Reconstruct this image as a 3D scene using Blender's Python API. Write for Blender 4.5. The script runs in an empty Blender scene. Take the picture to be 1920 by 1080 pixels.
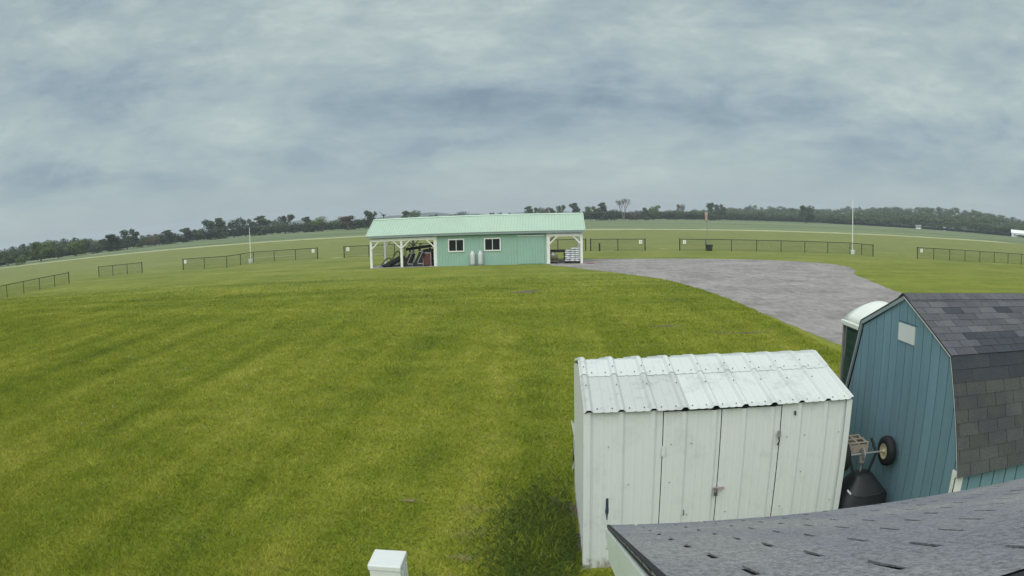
import bpy, math, random
import numpy as np
from mathutils import Vector, Matrix
R = math.radians
scene = bpy.context.scene
col = scene.collection

# ------------------------------------------------------------------ camera
CAM_H = 3.75
tilt, roll = 0.1489202, -0.0178846
cd = bpy.data.cameras.new('camera')
cam = bpy.data.objects.new('camera', cd)
col.objects.link(cam)
cr, sr, ct, st = math.cos(roll), math.sin(roll), math.cos(tilt), math.sin(tilt)
cam.matrix_world = Matrix(((cr, -sr, 0, 0), (st * sr, st * cr, -ct, 0),
                           (ct * sr, ct * cr, st, CAM_H), (0, 0, 0, 1)))
cd.type = 'PANO'                       # wide security lens with barrel distortion
cd.panorama_type = 'FISHEYE_LENS_POLYNOMIAL'
cd.sensor_width = 36
cd.fisheye_fov = R(170)
cd.fisheye_polynomial_k0 = 0
cd.fisheye_polynomial_k1 = -0.7497012 / 18
cd.fisheye_polynomial_k2 = 0
cd.fisheye_polynomial_k3 = -0.0633002 / 18 ** 3
cd.fisheye_polynomial_k4 = 0
cd.shift_x = -64.05 / 1920
cd.shift_y = 56.05 / 1080
cd.clip_start, cd.clip_end = 0.05, 20000
scene.camera = cam

# ------------------------------------------------------------------ sky, sun, exposure
SUN_EL, SUN_AZ = R(58), R(193)         # azimuth from +Y towards +X
vs = scene.view_settings
vs.view_transform, vs.look, vs.exposure, vs.gamma = 'Standard', 'None', 1.15, 1.0
vs.use_curve_mapping = False
scene.render.engine = 'CYCLES'
scene.cycles.use_denoising = True
scene.cycles.max_bounces = 6
scene.cycles.transparent_max_bounces = 12
scene.cycles.volume_bounces = 0

world = bpy.data.worlds.new('World')
scene.world = world
world.use_nodes = True
nt = world.node_tree
nt.nodes.clear()


def N(t, kind, **kw):
    n = t.nodes.new(kind)
    for k, v in kw.items():
        setattr(n, k, v)
    return n


def lk(t, a, b):
    t.links.new(a, b)


def mth(t, op, a, b=None, c=None, clamp=False):
    n = N(t, 'ShaderNodeMath', operation=op, use_clamp=clamp)
    for i, v in enumerate((a, b, c)):
        if v is None:
            continue
        if isinstance(v, (int, float)):
            n.inputs[i].default_value = v
        else:
            lk(t, v, n.inputs[i])
    return n.outputs[0]


def vmth(t, op, a, b=None):
    n = N(t, 'ShaderNodeVectorMath', operation=op)
    for i, v in enumerate((a, b)):
        if v is None:
            continue
        if isinstance(v, (tuple, list)):
            n.inputs[i].default_value = v
        else:
            lk(t, v, n.inputs[i])
    return n.outputs[0]


def noise(t, vec, scale, detail=4, rough=0.55, dist=0.0):
    n = N(t, 'ShaderNodeTexNoise')
    n.inputs['Scale'].default_value = scale
    n.inputs['Detail'].default_value = detail
    n.inputs['Roughness'].default_value = rough
    n.inputs['Distortion'].default_value = dist
    if vec is not None:
        lk(t, vec, n.inputs['Vector'])
    return n.outputs['Fac']


def mixc(t, fac, a, b):
    n = N(t, 'ShaderNodeMix', data_type='RGBA')
    for sock, v in ((n.inputs[0], fac), (n.inputs[6], a), (n.inputs[7], b)):
        if isinstance(v, (int, float)):
            sock.default_value = v
        elif isinstance(v, (tuple, list)):
            sock.default_value = (v[0], v[1], v[2], 1)
        else:
            lk(t, v, sock)
    return n.outputs[2]


def smooth(t, v, lo, hi, a=0.0, b=1.0):
    n = N(t, 'ShaderNodeMapRange', interpolation_type='SMOOTHSTEP')
    lk(t, v, n.inputs[0])
    n.inputs[1].default_value, n.inputs[2].default_value = lo, hi
    n.inputs[3].default_value, n.inputs[4].default_value = a, b
    return n.outputs[0]


def build_world():
    t = nt
    out = N(t, 'ShaderNodeOutputWorld')
    bg = N(t, 'ShaderNodeBackground')
    bg.inputs['Strength'].default_value = 0.1
    lk(t, bg.outputs[0], out.inputs[0])
    sky = N(t, 'ShaderNodeTexSky', sky_type='NISHITA', sun_disc=False)
    sky.sun_elevation, sky.sun_rotation = SUN_EL, SUN_AZ
    tc = N(t, 'ShaderNodeTexCoord')
    d = vmth(t, 'NORMALIZE', tc.outputs['Generated'])
    sp = N(t, 'ShaderNodeSeparateXYZ')
    lk(t, d, sp.inputs[0])
    z = mth(t, 'ADD', mth(t, 'MAXIMUM', sp.outputs[2], 0.0), 0.10)
    px, py = mth(t, 'DIVIDE', sp.outputs[0], z), mth(t, 'DIVIDE', sp.outputs[1], z)
    cb = N(t, 'ShaderNodeCombineXYZ')
    lk(t, px, cb.inputs[0]); lk(t, py, cb.inputs[1])
    cb.inputs[2].default_value = 3.7
    big = noise(t, cb.outputs[0], 0.42, 6, 0.52, 0.35)
    d3 = vmth(t, 'ADD', vmth(t, 'MULTIPLY', d, (1.0, 1.0, 3.6)), (1.7, 0.4, 2.2))
    streak = noise(t, d3, 2.6, 9, 0.60, 0.30)
    fine = noise(t, vmth(t, 'ADD', vmth(t, 'MULTIPLY', d, (1.0, 1.0, 2.6)), (6.1, 3.4, 0.7)), 8.0, 7, 0.6, 0.35)
    # the heavy bank straight ahead, a few degrees above the horizon
    az = mth(t, 'ARCTAN2', sp.outputs[0], sp.outputs[1])
    el = mth(t, 'ARCSINE', sp.outputs[2])
    def bank(a0, aw, e0, ew):
        a = mth(t, 'DIVIDE', mth(t, 'SUBTRACT', az, a0), aw)
        e = mth(t, 'DIVIDE', mth(t, 'SUBTRACT', el, e0), ew)
        wob = mth(t, 'MULTIPLY', mth(t, 'SUBTRACT', streak, 0.5), 3.2)
        r2 = mth(t, 'ADD', mth(t, 'POWER', mth(t, 'ADD', a, wob), 2.0), mth(t, 'POWER', mth(t, 'ADD', e, wob), 2.0))
        return mth(t, 'EXPONENT', mth(t, 'MULTIPLY', r2, -1.0))
    b1 = bank(R(-8), R(16), R(10.0), R(2.4))
    b2 = bank(R(24), R(20), R(7.5), R(2.4))
    b3 = bank(R(-36), R(17), R(5.4), R(1.3))
    l1 = bank(R(-24), R(8), R(9.5), R(2.6))
    v = mth(t, 'ADD', mth(t, 'MULTIPLY', big, 0.40), mth(t, 'MULTIPLY', streak, 0.62))
    v = mth(t, 'ADD', v, mth(t, 'MULTIPLY', fine, 0.30))
    bil = noise(t, vmth(t, 'ADD', vmth(t, 'MULTIPLY', d, (1.0, 1.0, 2.3)), (2.9, 7.7, 4.2)), 6.0, 10, 0.62, 0.8)
    v = mth(t, 'ADD', v, mth(t, 'MULTIPLY', smooth(t, bil, 0.40, 0.62, -0.030, 0.030), 1.0))
    v = mth(t, 'ADD', v, 0.045)
    crisp = noise(t, vmth(t, 'MULTIPLY', d, (1.0, 1.0, 3.0)), 26.0, 8, 0.65, 0.6)
    v = mth(t, 'ADD', v, mth(t, 'MULTIPLY', mth(t, 'SUBTRACT', crisp, 0.5), 0.12))
    v = mth(t, 'SUBTRACT', v, mth(t, 'MULTIPLY', b1, 0.24))
    v = mth(t, 'SUBTRACT', v, mth(t, 'MULTIPLY', b2, 0.10))
    v = mth(t, 'SUBTRACT', v, mth(t, 'MULTIPLY', b3, 0.11))
    v = mth(t, 'ADD', v, mth(t, 'MULTIPLY', l1, 0.12))
    ramp = N(t, 'ShaderNodeValToRGB')
    lk(t, v, ramp.inputs[0])
    e = ramp.color_ramp.elements
    K = 0.80
    e[0].position, e[0].color = 0.47, (1.10 * K, 1.50 * K, 1.82 * K, 1)
    e[1].position, e[1].color = 0.85, (2.95 * K, 3.42 * K, 3.22 * K, 1)
    for pos, c in ((0.56, (1.48, 1.95, 2.24)), (0.65, (1.92, 2.40, 2.54)), (0.75, (2.36, 2.84, 2.82))):
        k = e.new(pos); k.color = (c[0] * K, c[1] * K, c[2] * K, 1)
    cloud = ramp.outputs[0]
    # the even, paler air low down
    low = smooth(t, el, R(0.3), R(6.0), 0.85, 0.0)
    cloud = mixc(t, low, cloud, (2.02 * K, 2.48 * K, 2.62 * K))
    res = mixc(t, 0.94, sky.outputs[0], cloud)
    lk(t, res, bg.inputs['Color'])


build_world()
sl = bpy.data.lights.new('sun', 'SUN')
sl.energy, sl.angle, sl.color = 1.5, R(95), (1.0, 0.975, 0.93)
sun = bpy.data.objects.new('sun', sl)
col.objects.link(sun)
sdir = Vector((math.cos(SUN_EL) * math.sin(SUN_AZ), math.cos(SUN_EL) * math.cos(SUN_AZ), math.sin(SUN_EL)))
sun.rotation_euler = (-sdir).to_track_quat('-Z', 'Y').to_euler()
sun.location = (0, 0, 60)

# ------------------------------------------------------------------ helpers
ORG = {}


class MB:
    """collects shapes in world metres; build() links them as one mesh object"""
    def __init__(s):
        s.v, s.f, s.m = [], [], []
        s.mi = 0

    def add(s, vs_, fs_):
        b = len(s.v)
        s.v += [tuple(x) for x in vs_]
        s.f += [tuple(b + i for i in f) for f in fs_]
        s.m += [s.mi] * len(fs_)
        return s

    def box(s, x0, x1, y0, y1, z0, z1):
        return s.add([(x0, y0, z0), (x1, y0, z0), (x1, y1, z0), (x0, y1, z0), (x0, y0, z1), (x1, y0, z1), (x1, y1, z1), (x0, y1, z1)],
                     [(0, 3, 2, 1), (4, 5, 6, 7), (0, 1, 5, 4), (1, 2, 6, 5), (2, 3, 7, 6), (3, 0, 4, 7)])

    def hexa(s, p):
        return s.add(p, [(0, 3, 2, 1), (4, 5, 6, 7), (0, 1, 5, 4), (1, 2, 6, 5), (2, 3, 7, 6), (3, 0, 4, 7)])

    def beam(s, a, b, w, h, up=(0, 0, 1)):
        a, b = Vector(a), Vector(b)
        d = (b - a).normalized()
        u = Vector(up)
        if abs(d.dot(u)) > 0.98:
            u = Vector((0, 1, 0))
        x = d.cross(u).normalized() * w / 2
        y = x.cross(d).normalized() * h / 2
        return s.hexa([a - x - y, a + x - y, a + x + y, a - x + y, b - x - y, b + x - y, b + x + y, b - x + y])

    def cyl(s, a, b, r0, r1=None, n=10, cap=True):
        r1 = r0 if r1 is None else r1
        a, b = Vector(a), Vector(b)
        d = (b - a).normalized()
        u = d.orthogonal().normalized()
        w = d.cross(u)
        vs_ = []
        for c, r in ((a, r0), (b, r1)):
            for i in range(n):
                t = 2 * math.pi * i / n
                vs_.append(c + (u * math.cos(t) + w * math.sin(t)) * r)
        fs_ = [(i, (i + 1) % n, n + (i + 1) % n, n + i) for i in range(n)]
        if cap:
            fs_ += [tuple(range(n))[::-1], tuple(range(n, 2 * n))]
        return s.add(vs_, fs_)

    def path(s, pts, r, n=6):
        for a, b in zip(pts[:-1], pts[1:]):
            s.cyl(a, b, r, r, n)
        return s

    def prism(s, poly, ax, a, b):
        """poly in the two other axes (in xyz order), extruded along ax from a to b"""
        def p3(q, h):
            if ax == 0:
                return (h, q[0], q[1])
            if ax == 1:
                return (q[0], h, q[1])
            return (q[0], q[1], h)
        n = len(poly)
        vs_ = [p3(q, a) for q in poly] + [p3(q, b) for q in poly]
        fs_ = [tuple(range(n))[::-1], tuple(range(n, 2 * n))] + [(i, (i + 1) % n, n + (i + 1) % n, n + i) for i in range(n)]
        return s.add(vs_, fs_)

    def lathe(s, prof, c, axis, n=20):
        """prof: (radius, offset along axis)"""
        axis = Vector(axis).normalized()
        u = axis.orthogonal().normalized()
        w = axis.cross(u)
        c = Vector(c)
        vs_ = []
        for r, h in prof:
            for i in range(n):
                t = 2 * math.pi * i / n
                vs_.append(c + axis * h + (u * math.cos(t) + w * math.sin(t)) * r)
        fs_ = []
        for k in range(len(prof) - 1):
            for i in range(n):
                j = (i + 1) % n
                fs_.append((k * n + i, k * n + j, (k + 1) * n + j, (k + 1) * n + i))
        return s.add(vs_, fs_)

    def sheet(s, rows):
        """grid of points"""
        n = len(rows[0])
        vs_ = [p for r in rows for p in r]
        fs_ = [(k * n + i, k * n + i + 1, (k + 1) * n + i + 1, (k + 1) * n + i) for k in range(len(rows) - 1) for i in range(n - 1)]
        return s.add(vs_, fs_)

    def build(s, name, mat, parent=None, smooth_=False, bevel=0.0, solid=0.0):
        o = ORG.get(parent.name, Vector((0, 0, 0))) if parent else Vector((0, 0, 0))
        me = bpy.data.meshes.new(name)
        me.from_pydata([(x - o.x, y - o.y, z - o.z) for x, y, z in s.v], [], s.f)
        mats = mat if isinstance(mat, (list, tuple)) else [mat]
        for m_ in mats:
            me.materials.append(m_)
        if len(mats) > 1:
            me.polygons.foreach_set('material_index', s.m)
        if smooth_:
            me.polygons.foreach_set('use_smooth', [True] * len(me.polygons))
        me.update()
        ob = bpy.data.objects.new(name, me)
        col.objects.link(ob)
        if parent:
            ob.parent = parent
        ORG[ob.name] = o
        if solid:
            md = ob.modifiers.new('solid', 'SOLIDIFY'); md.thickness = solid; md.offset = -1
        if bevel:
            md = ob.modifiers.new('bevel', 'BEVEL'); md.width = bevel; md.segments = 2; md.limit_method = 'ANGLE'
        return ob


def tag(o, label=None, cat=None, group=None, kind=None):
    if label: o['label'] = label
    if cat: o['category'] = cat
    if group: o['group'] = group
    if kind: o['kind'] = kind
    return o


def thing(name, loc, label, cat, group=None):
    o = bpy.data.objects.new(name, None)
    o.empty_display_size = 0.2
    o.location = loc
    col.objects.link(o)
    ORG[o.name] = Vector(loc)
    return tag(o, label, cat, group)


# ------------------------------------------------------------------ materials
def new_mat(name):
    m = bpy.data.materials.new(name)
    m.use_nodes = True
    t = m.node_tree
    b = t.nodes['Principled BSDF']
    return m, t, b


def mat(name, c, rough=0.6, var=0.10, scale=3.0, c2=None, bump=0.0, bscale=40.0, metal=0.0, spec=0.4, rnd=0.0, streak=0.0):
    m, t, b = new_mat(name)
    b.inputs['Roughness'].default_value = rough
    b.inputs['Metallic'].default_value = metal
    b.inputs['Specular IOR Level'].default_value = spec
    geo = N(t, 'ShaderNodeNewGeometry')
    pos = geo.outputs['Position']
    n1 = noise(t, pos, scale, 5, 0.6)
    n2 = noise(t, pos, scale * 7.3, 4, 0.6)
    f = mth(t, 'ADD', mth(t, 'MULTIPLY', n1, 0.65), mth(t, 'MULTIPLY', n2, 0.35))
    if streak:
        sv = vmth(t, 'MULTIPLY', pos, (1, 1, 0.06))
        n3 = noise(t, sv, 14, 4, 0.6)
        f = mth(t, 'ADD', mth(t, 'MULTIPLY', f, 1 - streak), mth(t, 'MULTIPLY', n3, streak))
    f = smooth(t, f, 0.3, 0.7)
    lo = tuple(x * (1 - var) for x in c)
    hi = c2 if c2 else tuple(min(1, x * (1 + var)) for x in c)
    cc = mixc(t, f, lo, hi)
    if rnd:
        oi = N(t, 'ShaderNodeObjectInfo')
        k = mth(t, 'ADD', mth(t, 'MULTIPLY', oi.outputs['Random'], 2 * rnd), 1 - rnd)
        sc = N(t, 'ShaderNodeVectorMath', operation='SCALE')
        lk(t, cc, sc.inputs[0]); lk(t, k, sc.inputs['Scale'])
        cc = sc.outputs[0]
    lk(t, cc, b.inputs['Base Color'])
    if bump:
        bn = N(t, 'ShaderNodeBump')
        bn.inputs['Strength'].default_value = bump
        bn.inputs['Distance'].default_value = 0.02
        lk(t, noise(t, pos, bscale, 5, 0.6), bn.inputs['Height'])
        lk(t, bn.outputs[0], b.inputs['Normal'])
    return m


def lawn_colour(t, pos):
    sp = N(t, 'ShaderNodeSeparateXYZ')
    lk(t, pos, sp.inputs[0])
    n1 = noise(t, pos, 0.22, 4, 0.55)
    n2 = noise(t, pos, 1.3, 5, 0.6)
    n3 = noise(t, pos, 7.0, 4, 0.65)
    s1 = noise(t, vmth(t, 'MULTIPLY', pos, (0.75, 0.035, 1)), 1.0, 3, 0.5)       # mower passes up the field
    s2 = noise(t, vmth(t, 'MULTIPLY', pos, (0.03, 0.55, 1)), 1.0, 4, 0.6)        # passes across, further out
    far = smooth(t, sp.outputs[1], 18, 40)
    s = mixc(t, far, s1, s2)
    sep = N(t, 'ShaderNodeSeparateColor'); lk(t, s, sep.inputs[0])
    f = mth(t, 'ADD', mth(t, 'MULTIPLY', n1, 0.34), mth(t, 'MULTIPLY', n2, 0.30))
    f = mth(t, 'ADD', f, mth(t, 'MULTIPLY', n3, 0.16))
    f = mth(t, 'ADD', f, mth(t, 'MULTIPLY', sep.outputs[0], 0.42))
    c = N(t, 'ShaderNodeValToRGB')
    lk(t, f, c.inputs[0])
    e = c.color_ramp.elements
    e[0].position, e[0].color = 0.46, (0.088, 0.122, 0.011, 1)
    e[1].position, e[1].color = 0.76, (0.255, 0.262, 0.045, 1)
    k = e.new(0.57); k.color = (0.138, 0.172, 0.014, 1)
    k = e.new(0.66); k.color = (0.188, 0.212, 0.024, 1)
    # turf paler with distance: drier grass plus haze and grazing view painted in
    dry = smooth(t, sp.outputs[1], 34, 95)
    dc = mixc(t, smooth(t, f, 0.48, 0.72), (0.145, 0.178, 0.050), (0.215, 0.232, 0.084))
    cc = mixc(t, mth(t, 'MULTIPLY', dry, 0.85), c.outputs[0], dc)
    return cc, n2, n3


def lawn_mat(name, blade=False):
    m, t, b = new_mat(name)
    geo = N(t, 'ShaderNodeNewGeometry')
    pos = geo.outputs['Position']
    cc, n2, n3 = lawn_colour(t, pos)
    b.inputs['Roughness'].default_value = 0.75
    b.inputs['Specular IOR Level'].default_value = 0.2
    if blade:
        rp = geo.outputs['Random Per Island']
        k = mth(t, 'ADD', mth(t, 'MULTIPLY', rp, 0.8), 1.15)
        sc = N(t, 'ShaderNodeVectorMath', operation='SCALE')
        lk(t, cc, sc.inputs[0]); lk(t, k, sc.inputs['Scale'])
        straw = mth(t, 'GREATER_THAN', rp, 0.955)
        cc = mixc(t, straw, sc.outputs[0], (0.30, 0.27, 0.10))
        tr = N(t, 'ShaderNodeBsdfTranslucent')
        lk(t, cc, tr.inputs[0])
        mx = N(t, 'ShaderNodeMixShader'); mx.inputs[0].default_value = 0.35
        lk(t, b.outputs[0], mx.inputs[1]); lk(t, tr.outputs[0], mx.inputs[2])
        lk(t, mx.outputs[0], t.nodes['Material Output'].inputs[0])
    else:
        bn = N(t, 'ShaderNodeBump')
        bn.inputs['Strength'].default_value = 0.5
        bn.inputs['Distance'].default_value = 0.05
        g = noise(t, vmth(t, 'MULTIPLY', pos, (1.0, 0.6, 1)), 22, 4, 0.7)
        lk(t, g, bn.inputs['Height'])
        lk(t, bn.outputs[0], b.inputs['Normal'])
        dk = smooth(t, g, 0.30, 0.62, 0.72, 1.12)
        sc = N(t, 'ShaderNodeVectorMath', operation='SCALE')
        lk(t, cc, sc.inputs[0]); lk(t, dk, sc.inputs['Scale'])
        cc = sc.outputs[0]
    lk(t, cc, b.inputs['Base Color'])
    return m


def shingle_mat(name, c, rnd, speck=0.25, long=1.0):
    m, t, b = new_mat(name)
    b.inputs['Roughness'].default_value = 0.9
    b.inputs['Specular IOR Level'].default_value = 0.2
    tc = N(t, 'ShaderNodeNewGeometry')
    pos = vmth(t, 'MULTIPLY', tc.outputs['Position'], (1.0, long, long))
    g1 = noise(t, pos, 190, 3, 0.85)
    g2 = noise(t, pos, 75, 4, 0.8)
    g3 = noise(t, pos, 2.6, 4, 0.55)
    f = mth(t, 'ADD', mth(t, 'MULTIPLY', g1, 0.5), mth(t, 'MULTIPLY', g2, 0.5))
    k = smooth(t, f, 0.36, 0.64, 1 - speck * 1.6, 1 + speck * 1.6)
    oi = N(t, 'ShaderNodeObjectInfo')
    k = mth(t, 'MULTIPLY', k, mth(t, 'ADD', mth(t, 'MULTIPLY', oi.outputs['Random'], 2 * rnd), 1 - rnd))
    k = mth(t, 'MULTIPLY', k, smooth(t, g3, 0.3, 0.7, 0.9, 1.1))
    tint = mixc(t, smooth(t, g3, 0.35, 0.65), c, (c[0] * 1.04, c[1] * 1.03, c[2] * 0.92))
    sc = N(t, 'ShaderNodeVectorMath', operation='SCALE')
    lk(t, tint, sc.inputs[0]); lk(t, k, sc.inputs['Scale'])
    lk(t, sc.outputs[0], b.inputs['Base Color'])
    bn = N(t, 'ShaderNodeBump'); bn.inputs['Strength'].default_value = 0.5; bn.inputs['Distance'].default_value = 0.004
    lk(t, f, bn.inputs['Height']); lk(t, bn.outputs[0], b.inputs['Normal'])
    return m


def leaf_mat(name, c, c2):
    m, t, b = new_mat(name)
    b.inputs['Roughness'].default_value = 0.7
    b.inputs['Specular IOR Level'].default_value = 0.25
    geo = N(t, 'ShaderNodeNewGeometry')
    rp = geo.outputs['Random Per Island']
    n1 = noise(t, geo.outputs['Position'], 0.35, 3, 0.5)
    f = mth(t, 'ADD', mth(t, 'MULTIPLY', rp, 0.5), mth(t, 'MULTIPLY', smooth(t, n1, 0.3, 0.7), 0.5))
    cc = mixc(t, f, c, c2)
    lk(t, cc, b.inputs['Base Color'])
    tr = N(t, 'ShaderNodeBsdfTranslucent'); lk(t, cc, tr.inputs[0])
    mx = N(t, 'ShaderNodeMixShader'); mx.inputs[0].default_value = 0.25
    lk(t, b.outputs[0], mx.inputs[1]); lk(t, tr.outputs[0], mx.inputs[2])
    lk(t, mx.outputs[0], t.nodes['Material Output'].inputs[0])
    return m


def weathered_white(name, base=(0.74, 0.78, 0.76), grime=(0.40, 0.43, 0.42), amount=0.5, rust=False):
    m, t, b = new_mat(name)
    b.inputs['Roughness'].default_value = 0.45
    geo = N(t, 'ShaderNodeNewGeometry')
    pos = geo.outputs['Position']
    n1 = noise(t, pos, 2.3, 6, 0.62, 0.4)
    n2 = noise(t, pos, 16, 5, 0.65)
    n3 = noise(t, vmth(t, 'MULTIPLY', pos, (1, 1, 0.05)), 18, 4, 0.6)
    f = mth(t, 'ADD', mth(t, 'MULTIPLY', n1, 0.6), mth(t, 'MULTIPLY', n2, 0.25))
    f = mth(t, 'ADD', f, mth(t, 'MULTIPLY', n3, 0.15))
    g = mth(t, 'MULTIPLY', smooth(t, f, 0.50, 0.66), amount)
    cc = mixc(t, g, base, grime)
    if rust:
        sp = N(t, 'ShaderNodeSeparateXYZ'); lk(t, pos, sp.inputs[0])
        h = mth(t, 'SUBTRACT', 1.0, smooth(t, sp.outputs[2], 0.0, 0.38))
        rr = smooth(t, mth(t, 'MULTIPLY', h, mth(t, 'ADD', n2, mth(t, 'MULTIPLY', n3, 0.5))), 0.50, 0.85)
        cc = mixc(t, mth(t, 'MULTIPLY', rr, 0.75), cc, (0.20, 0.16, 0.13))
    lk(t, cc, b.inputs['Base Color'])
    return m


M = {}
M['lawn'] = lawn_mat('lawn_turf')
M['blade'] = lawn_mat('grass_blades', True)


def crop_mat():
    m, t, b = new_mat('crop_green')
    b.inputs['Roughness'].default_value = 0.95
    geo = N(t, 'ShaderNodeNewGeometry'); pos = geo.outputs['Position']
    n1 = noise(t, vmth(t, 'MULTIPLY', pos, (0.004, 0.035, 1)), 1.0, 5, 0.65)
    n2 = noise(t, vmth(t, 'MULTIPLY', pos, (0.03, 0.10, 1)), 1.0, 4, 0.6)
    f = mth(t, 'ADD', mth(t, 'MULTIPLY', n1, 0.7), mth(t, 'MULTIPLY', n2, 0.3))
    cc = mixc(t, smooth(t, f, 0.38, 0.62), (0.085, 0.130, 0.050), (0.175, 0.215, 0.100))
    lk(t, cc, b.inputs['Base Color'])
    return m


M['field'] = crop_mat()
M['strip'] = mat('pale_dry_grass', (0.34, 0.36, 0.19), 0.9, 0.30, 0.25)
M['soil'] = mat('dark_soil', (0.030, 0.034, 0.030), 0.95, 0.2, 0.2)
M['earth'] = mat('far_ground', (0.085, 0.115, 0.055), 0.95, 0.2, 0.02)
M['dirt'] = mat('bare_dirt', (0.115, 0.095, 0.065), 0.95, 0.35, 5.0, bump=0.5)
M['deadgrass'] = mat('dead_grass', (0.22, 0.19, 0.09), 0.95, 0.4, 9.0)
M['mint_wall'] = mat('mint_steel_wall', (0.275, 0.440, 0.365), 0.45, 0.06, 0.8, streak=0.3)
M['mint_roof'] = mat('mint_steel_roof', (0.370, 0.495, 0.395), 0.40, 0.05, 0.4)
M['mint_trim'] = mat('mint_trim', (0.48, 0.62, 0.51), 0.40, 0.04, 1.0)
M['soffit'] = mat('shaded_grey_green_fascia', (0.25, 0.31, 0.33), 0.5, 0.06, 1.0)  # grey-green, darkened to paint in the shadow under the barn eave
M['white_wood'] = mat('white_painted_wood', (0.74, 0.76, 0.72), 0.6, 0.10, 3.0)
M['white_metal'] = mat('white_metal', (0.62, 0.66, 0.645), 0.35, 0.04, 2.0)
M['glass'] = mat('dark_window_glass', (0.018, 0.022, 0.026), 0.12, 0.2, 1.0, spec=0.3)
M['black_metal'] = mat('black_fence_coating', (0.020, 0.024, 0.022), 0.5, 0.2, 3.0)
M['mesh_wire'] = mat('green_black_wire', (0.045, 0.055, 0.045), 0.6, 0.2, 3.0)
M['concrete'] = mat('concrete_slab', (0.30, 0.30, 0.28), 0.85, 0.2, 2.0)
M['tank'] = mat('white_tank_paint', (0.56, 0.58, 0.60), 0.4, 0.06, 4.0)
M['dark_plastic'] = mat('black_plastic', (0.013, 0.015, 0.018), 0.5, 0.25, 4.0)
M['dark_plastic2'] = mat('charcoal_plastic', (0.045, 0.052, 0.055), 0.55, 0.2, 4.0)
M['grey_metal'] = mat('grey_metal', (0.30, 0.30, 0.29), 0.45, 0.15, 6.0, metal=0.3)
M['maroon'] = mat('maroon_paint', (0.115, 0.035, 0.040), 0.5, 0.25, 6.0)
M['bag'] = mat('white_bag_plastic', (0.66, 0.68, 0.70), 0.45, 0.18, 9.0, rnd=0.07)
M['pallet'] = mat('dark_pallet_wood', (0.060, 0.052, 0.045), 0.85, 0.3, 6.0)
M['pale_wood'] = mat('weathered_wood', (0.34, 0.31, 0.26), 0.85, 0.25, 6.0)
M['grey_wood'] = mat('grey_wood', (0.20, 0.19, 0.18), 0.85, 0.25, 4.0)
M['shed_wall'] = weathered_white('shed_white_steel', (0.645, 0.68, 0.66), (0.42, 0.44, 0.42), 0.35, True)
M['shed_roof'] = weathered_white('shed_roof_steel', (0.56, 0.60, 0.58), (0.34, 0.37, 0.36), 0.55)
M['shed_roof_grimy'] = weathered_white('grimy_shed_roof_steel', (0.46, 0.49, 0.475), (0.27, 0.29, 0.285), 0.8)
M['seam'] = mat('dark_seam', (0.05, 0.05, 0.05), 0.8, 0.2, 4)
M['screw'] = mat('screw_heads', (0.10, 0.11, 0.11), 0.5, 0.2, 10)
M['chip'] = mat('bare_blue_metal', (0.028, 0.050, 0.085), 0.6, 0.3, 20)
M['rusty'] = mat('rusty_hasp', (0.40, 0.33, 0.31), 0.6, 0.35, 30, metal=0.2)
M['lock'] = mat('padlock_steel', (0.20, 0.20, 0.22), 0.35, 0.2, 20, metal=0.7)
M['blue_siding'] = mat('blue_siding', (0.155, 0.268, 0.322), 0.6, 0.10, 1.6, streak=0.55, rnd=0.05)
M['groove'] = mat('siding_backing', (0.050, 0.100, 0.130), 0.8, 0.1, 3)
M['shingle_top'] = shingle_mat('weathered_shingle', (0.092, 0.094, 0.108), 0.16)
M['shingle_dark'] = shingle_mat('dark_shingle', (0.046, 0.052, 0.064), 0.12)
M['shingle_low'] = shingle_mat('charcoal_shingle', (0.060, 0.066, 0.069), 0.13)
M['shingle_band'] = shingle_mat('new_dark_shingle', (0.042, 0.048, 0.058), 0.08)
M['shingle_porch'] = shingle_mat('grey_blue_shingle', (0.215, 0.222, 0.246), 0.04, 0.26, 0.5)
M['underlay'] = mat('roof_underlay', (0.020, 0.021, 0.025), 0.95, 0.2, 9)
M['fascia'] = mat('white_vinyl_fascia', (0.74, 0.82, 0.78), 0.4, 0.05, 3)
M['john_green'] = mat('dark_green_plastic', (0.016, 0.052, 0.048), 0.45, 0.2, 2)
M['john_white'] = mat('translucent_white_plastic', (0.72, 0.76, 0.70), 0.45, 0.06, 3)
M['tyre'] = mat('tyre_rubber', (0.014, 0.015, 0.018), 0.75, 0.3, 20)
M['cream'] = mat('cream_rim', (0.52, 0.46, 0.30), 0.5, 0.15, 20)
M['tan'] = mat('tan_painted_steel', (0.34, 0.30, 0.24), 0.6, 0.25, 20)
M['red_print'] = mat('red_print', (0.30, 0.10, 0.08), 0.6, 0.2, 30)
M['bark'] = mat('bark', (0.085, 0.075, 0.062), 0.9, 0.25, 3)
M['pink_twig'] = mat('reddish_twigs', (0.150, 0.110, 0.105), 0.9, 0.2, 3)
M['leaf_mid'] = leaf_mat('leaf_mid', (0.07, 0.105, 0.042), (0.13, 0.175, 0.068))
M['leaf_dark'] = leaf_mat('leaf_dark', (0.048, 0.074, 0.04), (0.09, 0.125, 0.06))
M['leaf_light'] = leaf_mat('leaf_light', (0.095, 0.15, 0.035), (0.17, 0.225, 0.06))
M['leaf_rust'] = leaf_mat('leaf_rust', (0.12, 0.105, 0.072), (0.2, 0.17, 0.12))
M['leaf_grey'] = leaf_mat('leaf_grey', (0.085, 0.1, 0.08), (0.135, 0.15, 0.11))
M['orange'] = mat('faded_orange_cloth', (0.44, 0.32, 0.27), 0.8, 0.2, 2)
M['sign'] = mat('white_sign', (0.76, 0.78, 0.74), 0.5, 0.05, 2)
M['bin'] = mat('dark_green_bin', (0.020, 0.040, 0.035), 0.5, 0.2, 2)
M['house_white'] = mat('far_white_wall', (0.74, 0.76, 0.74), 0.6, 0.05, 0.5)
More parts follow.
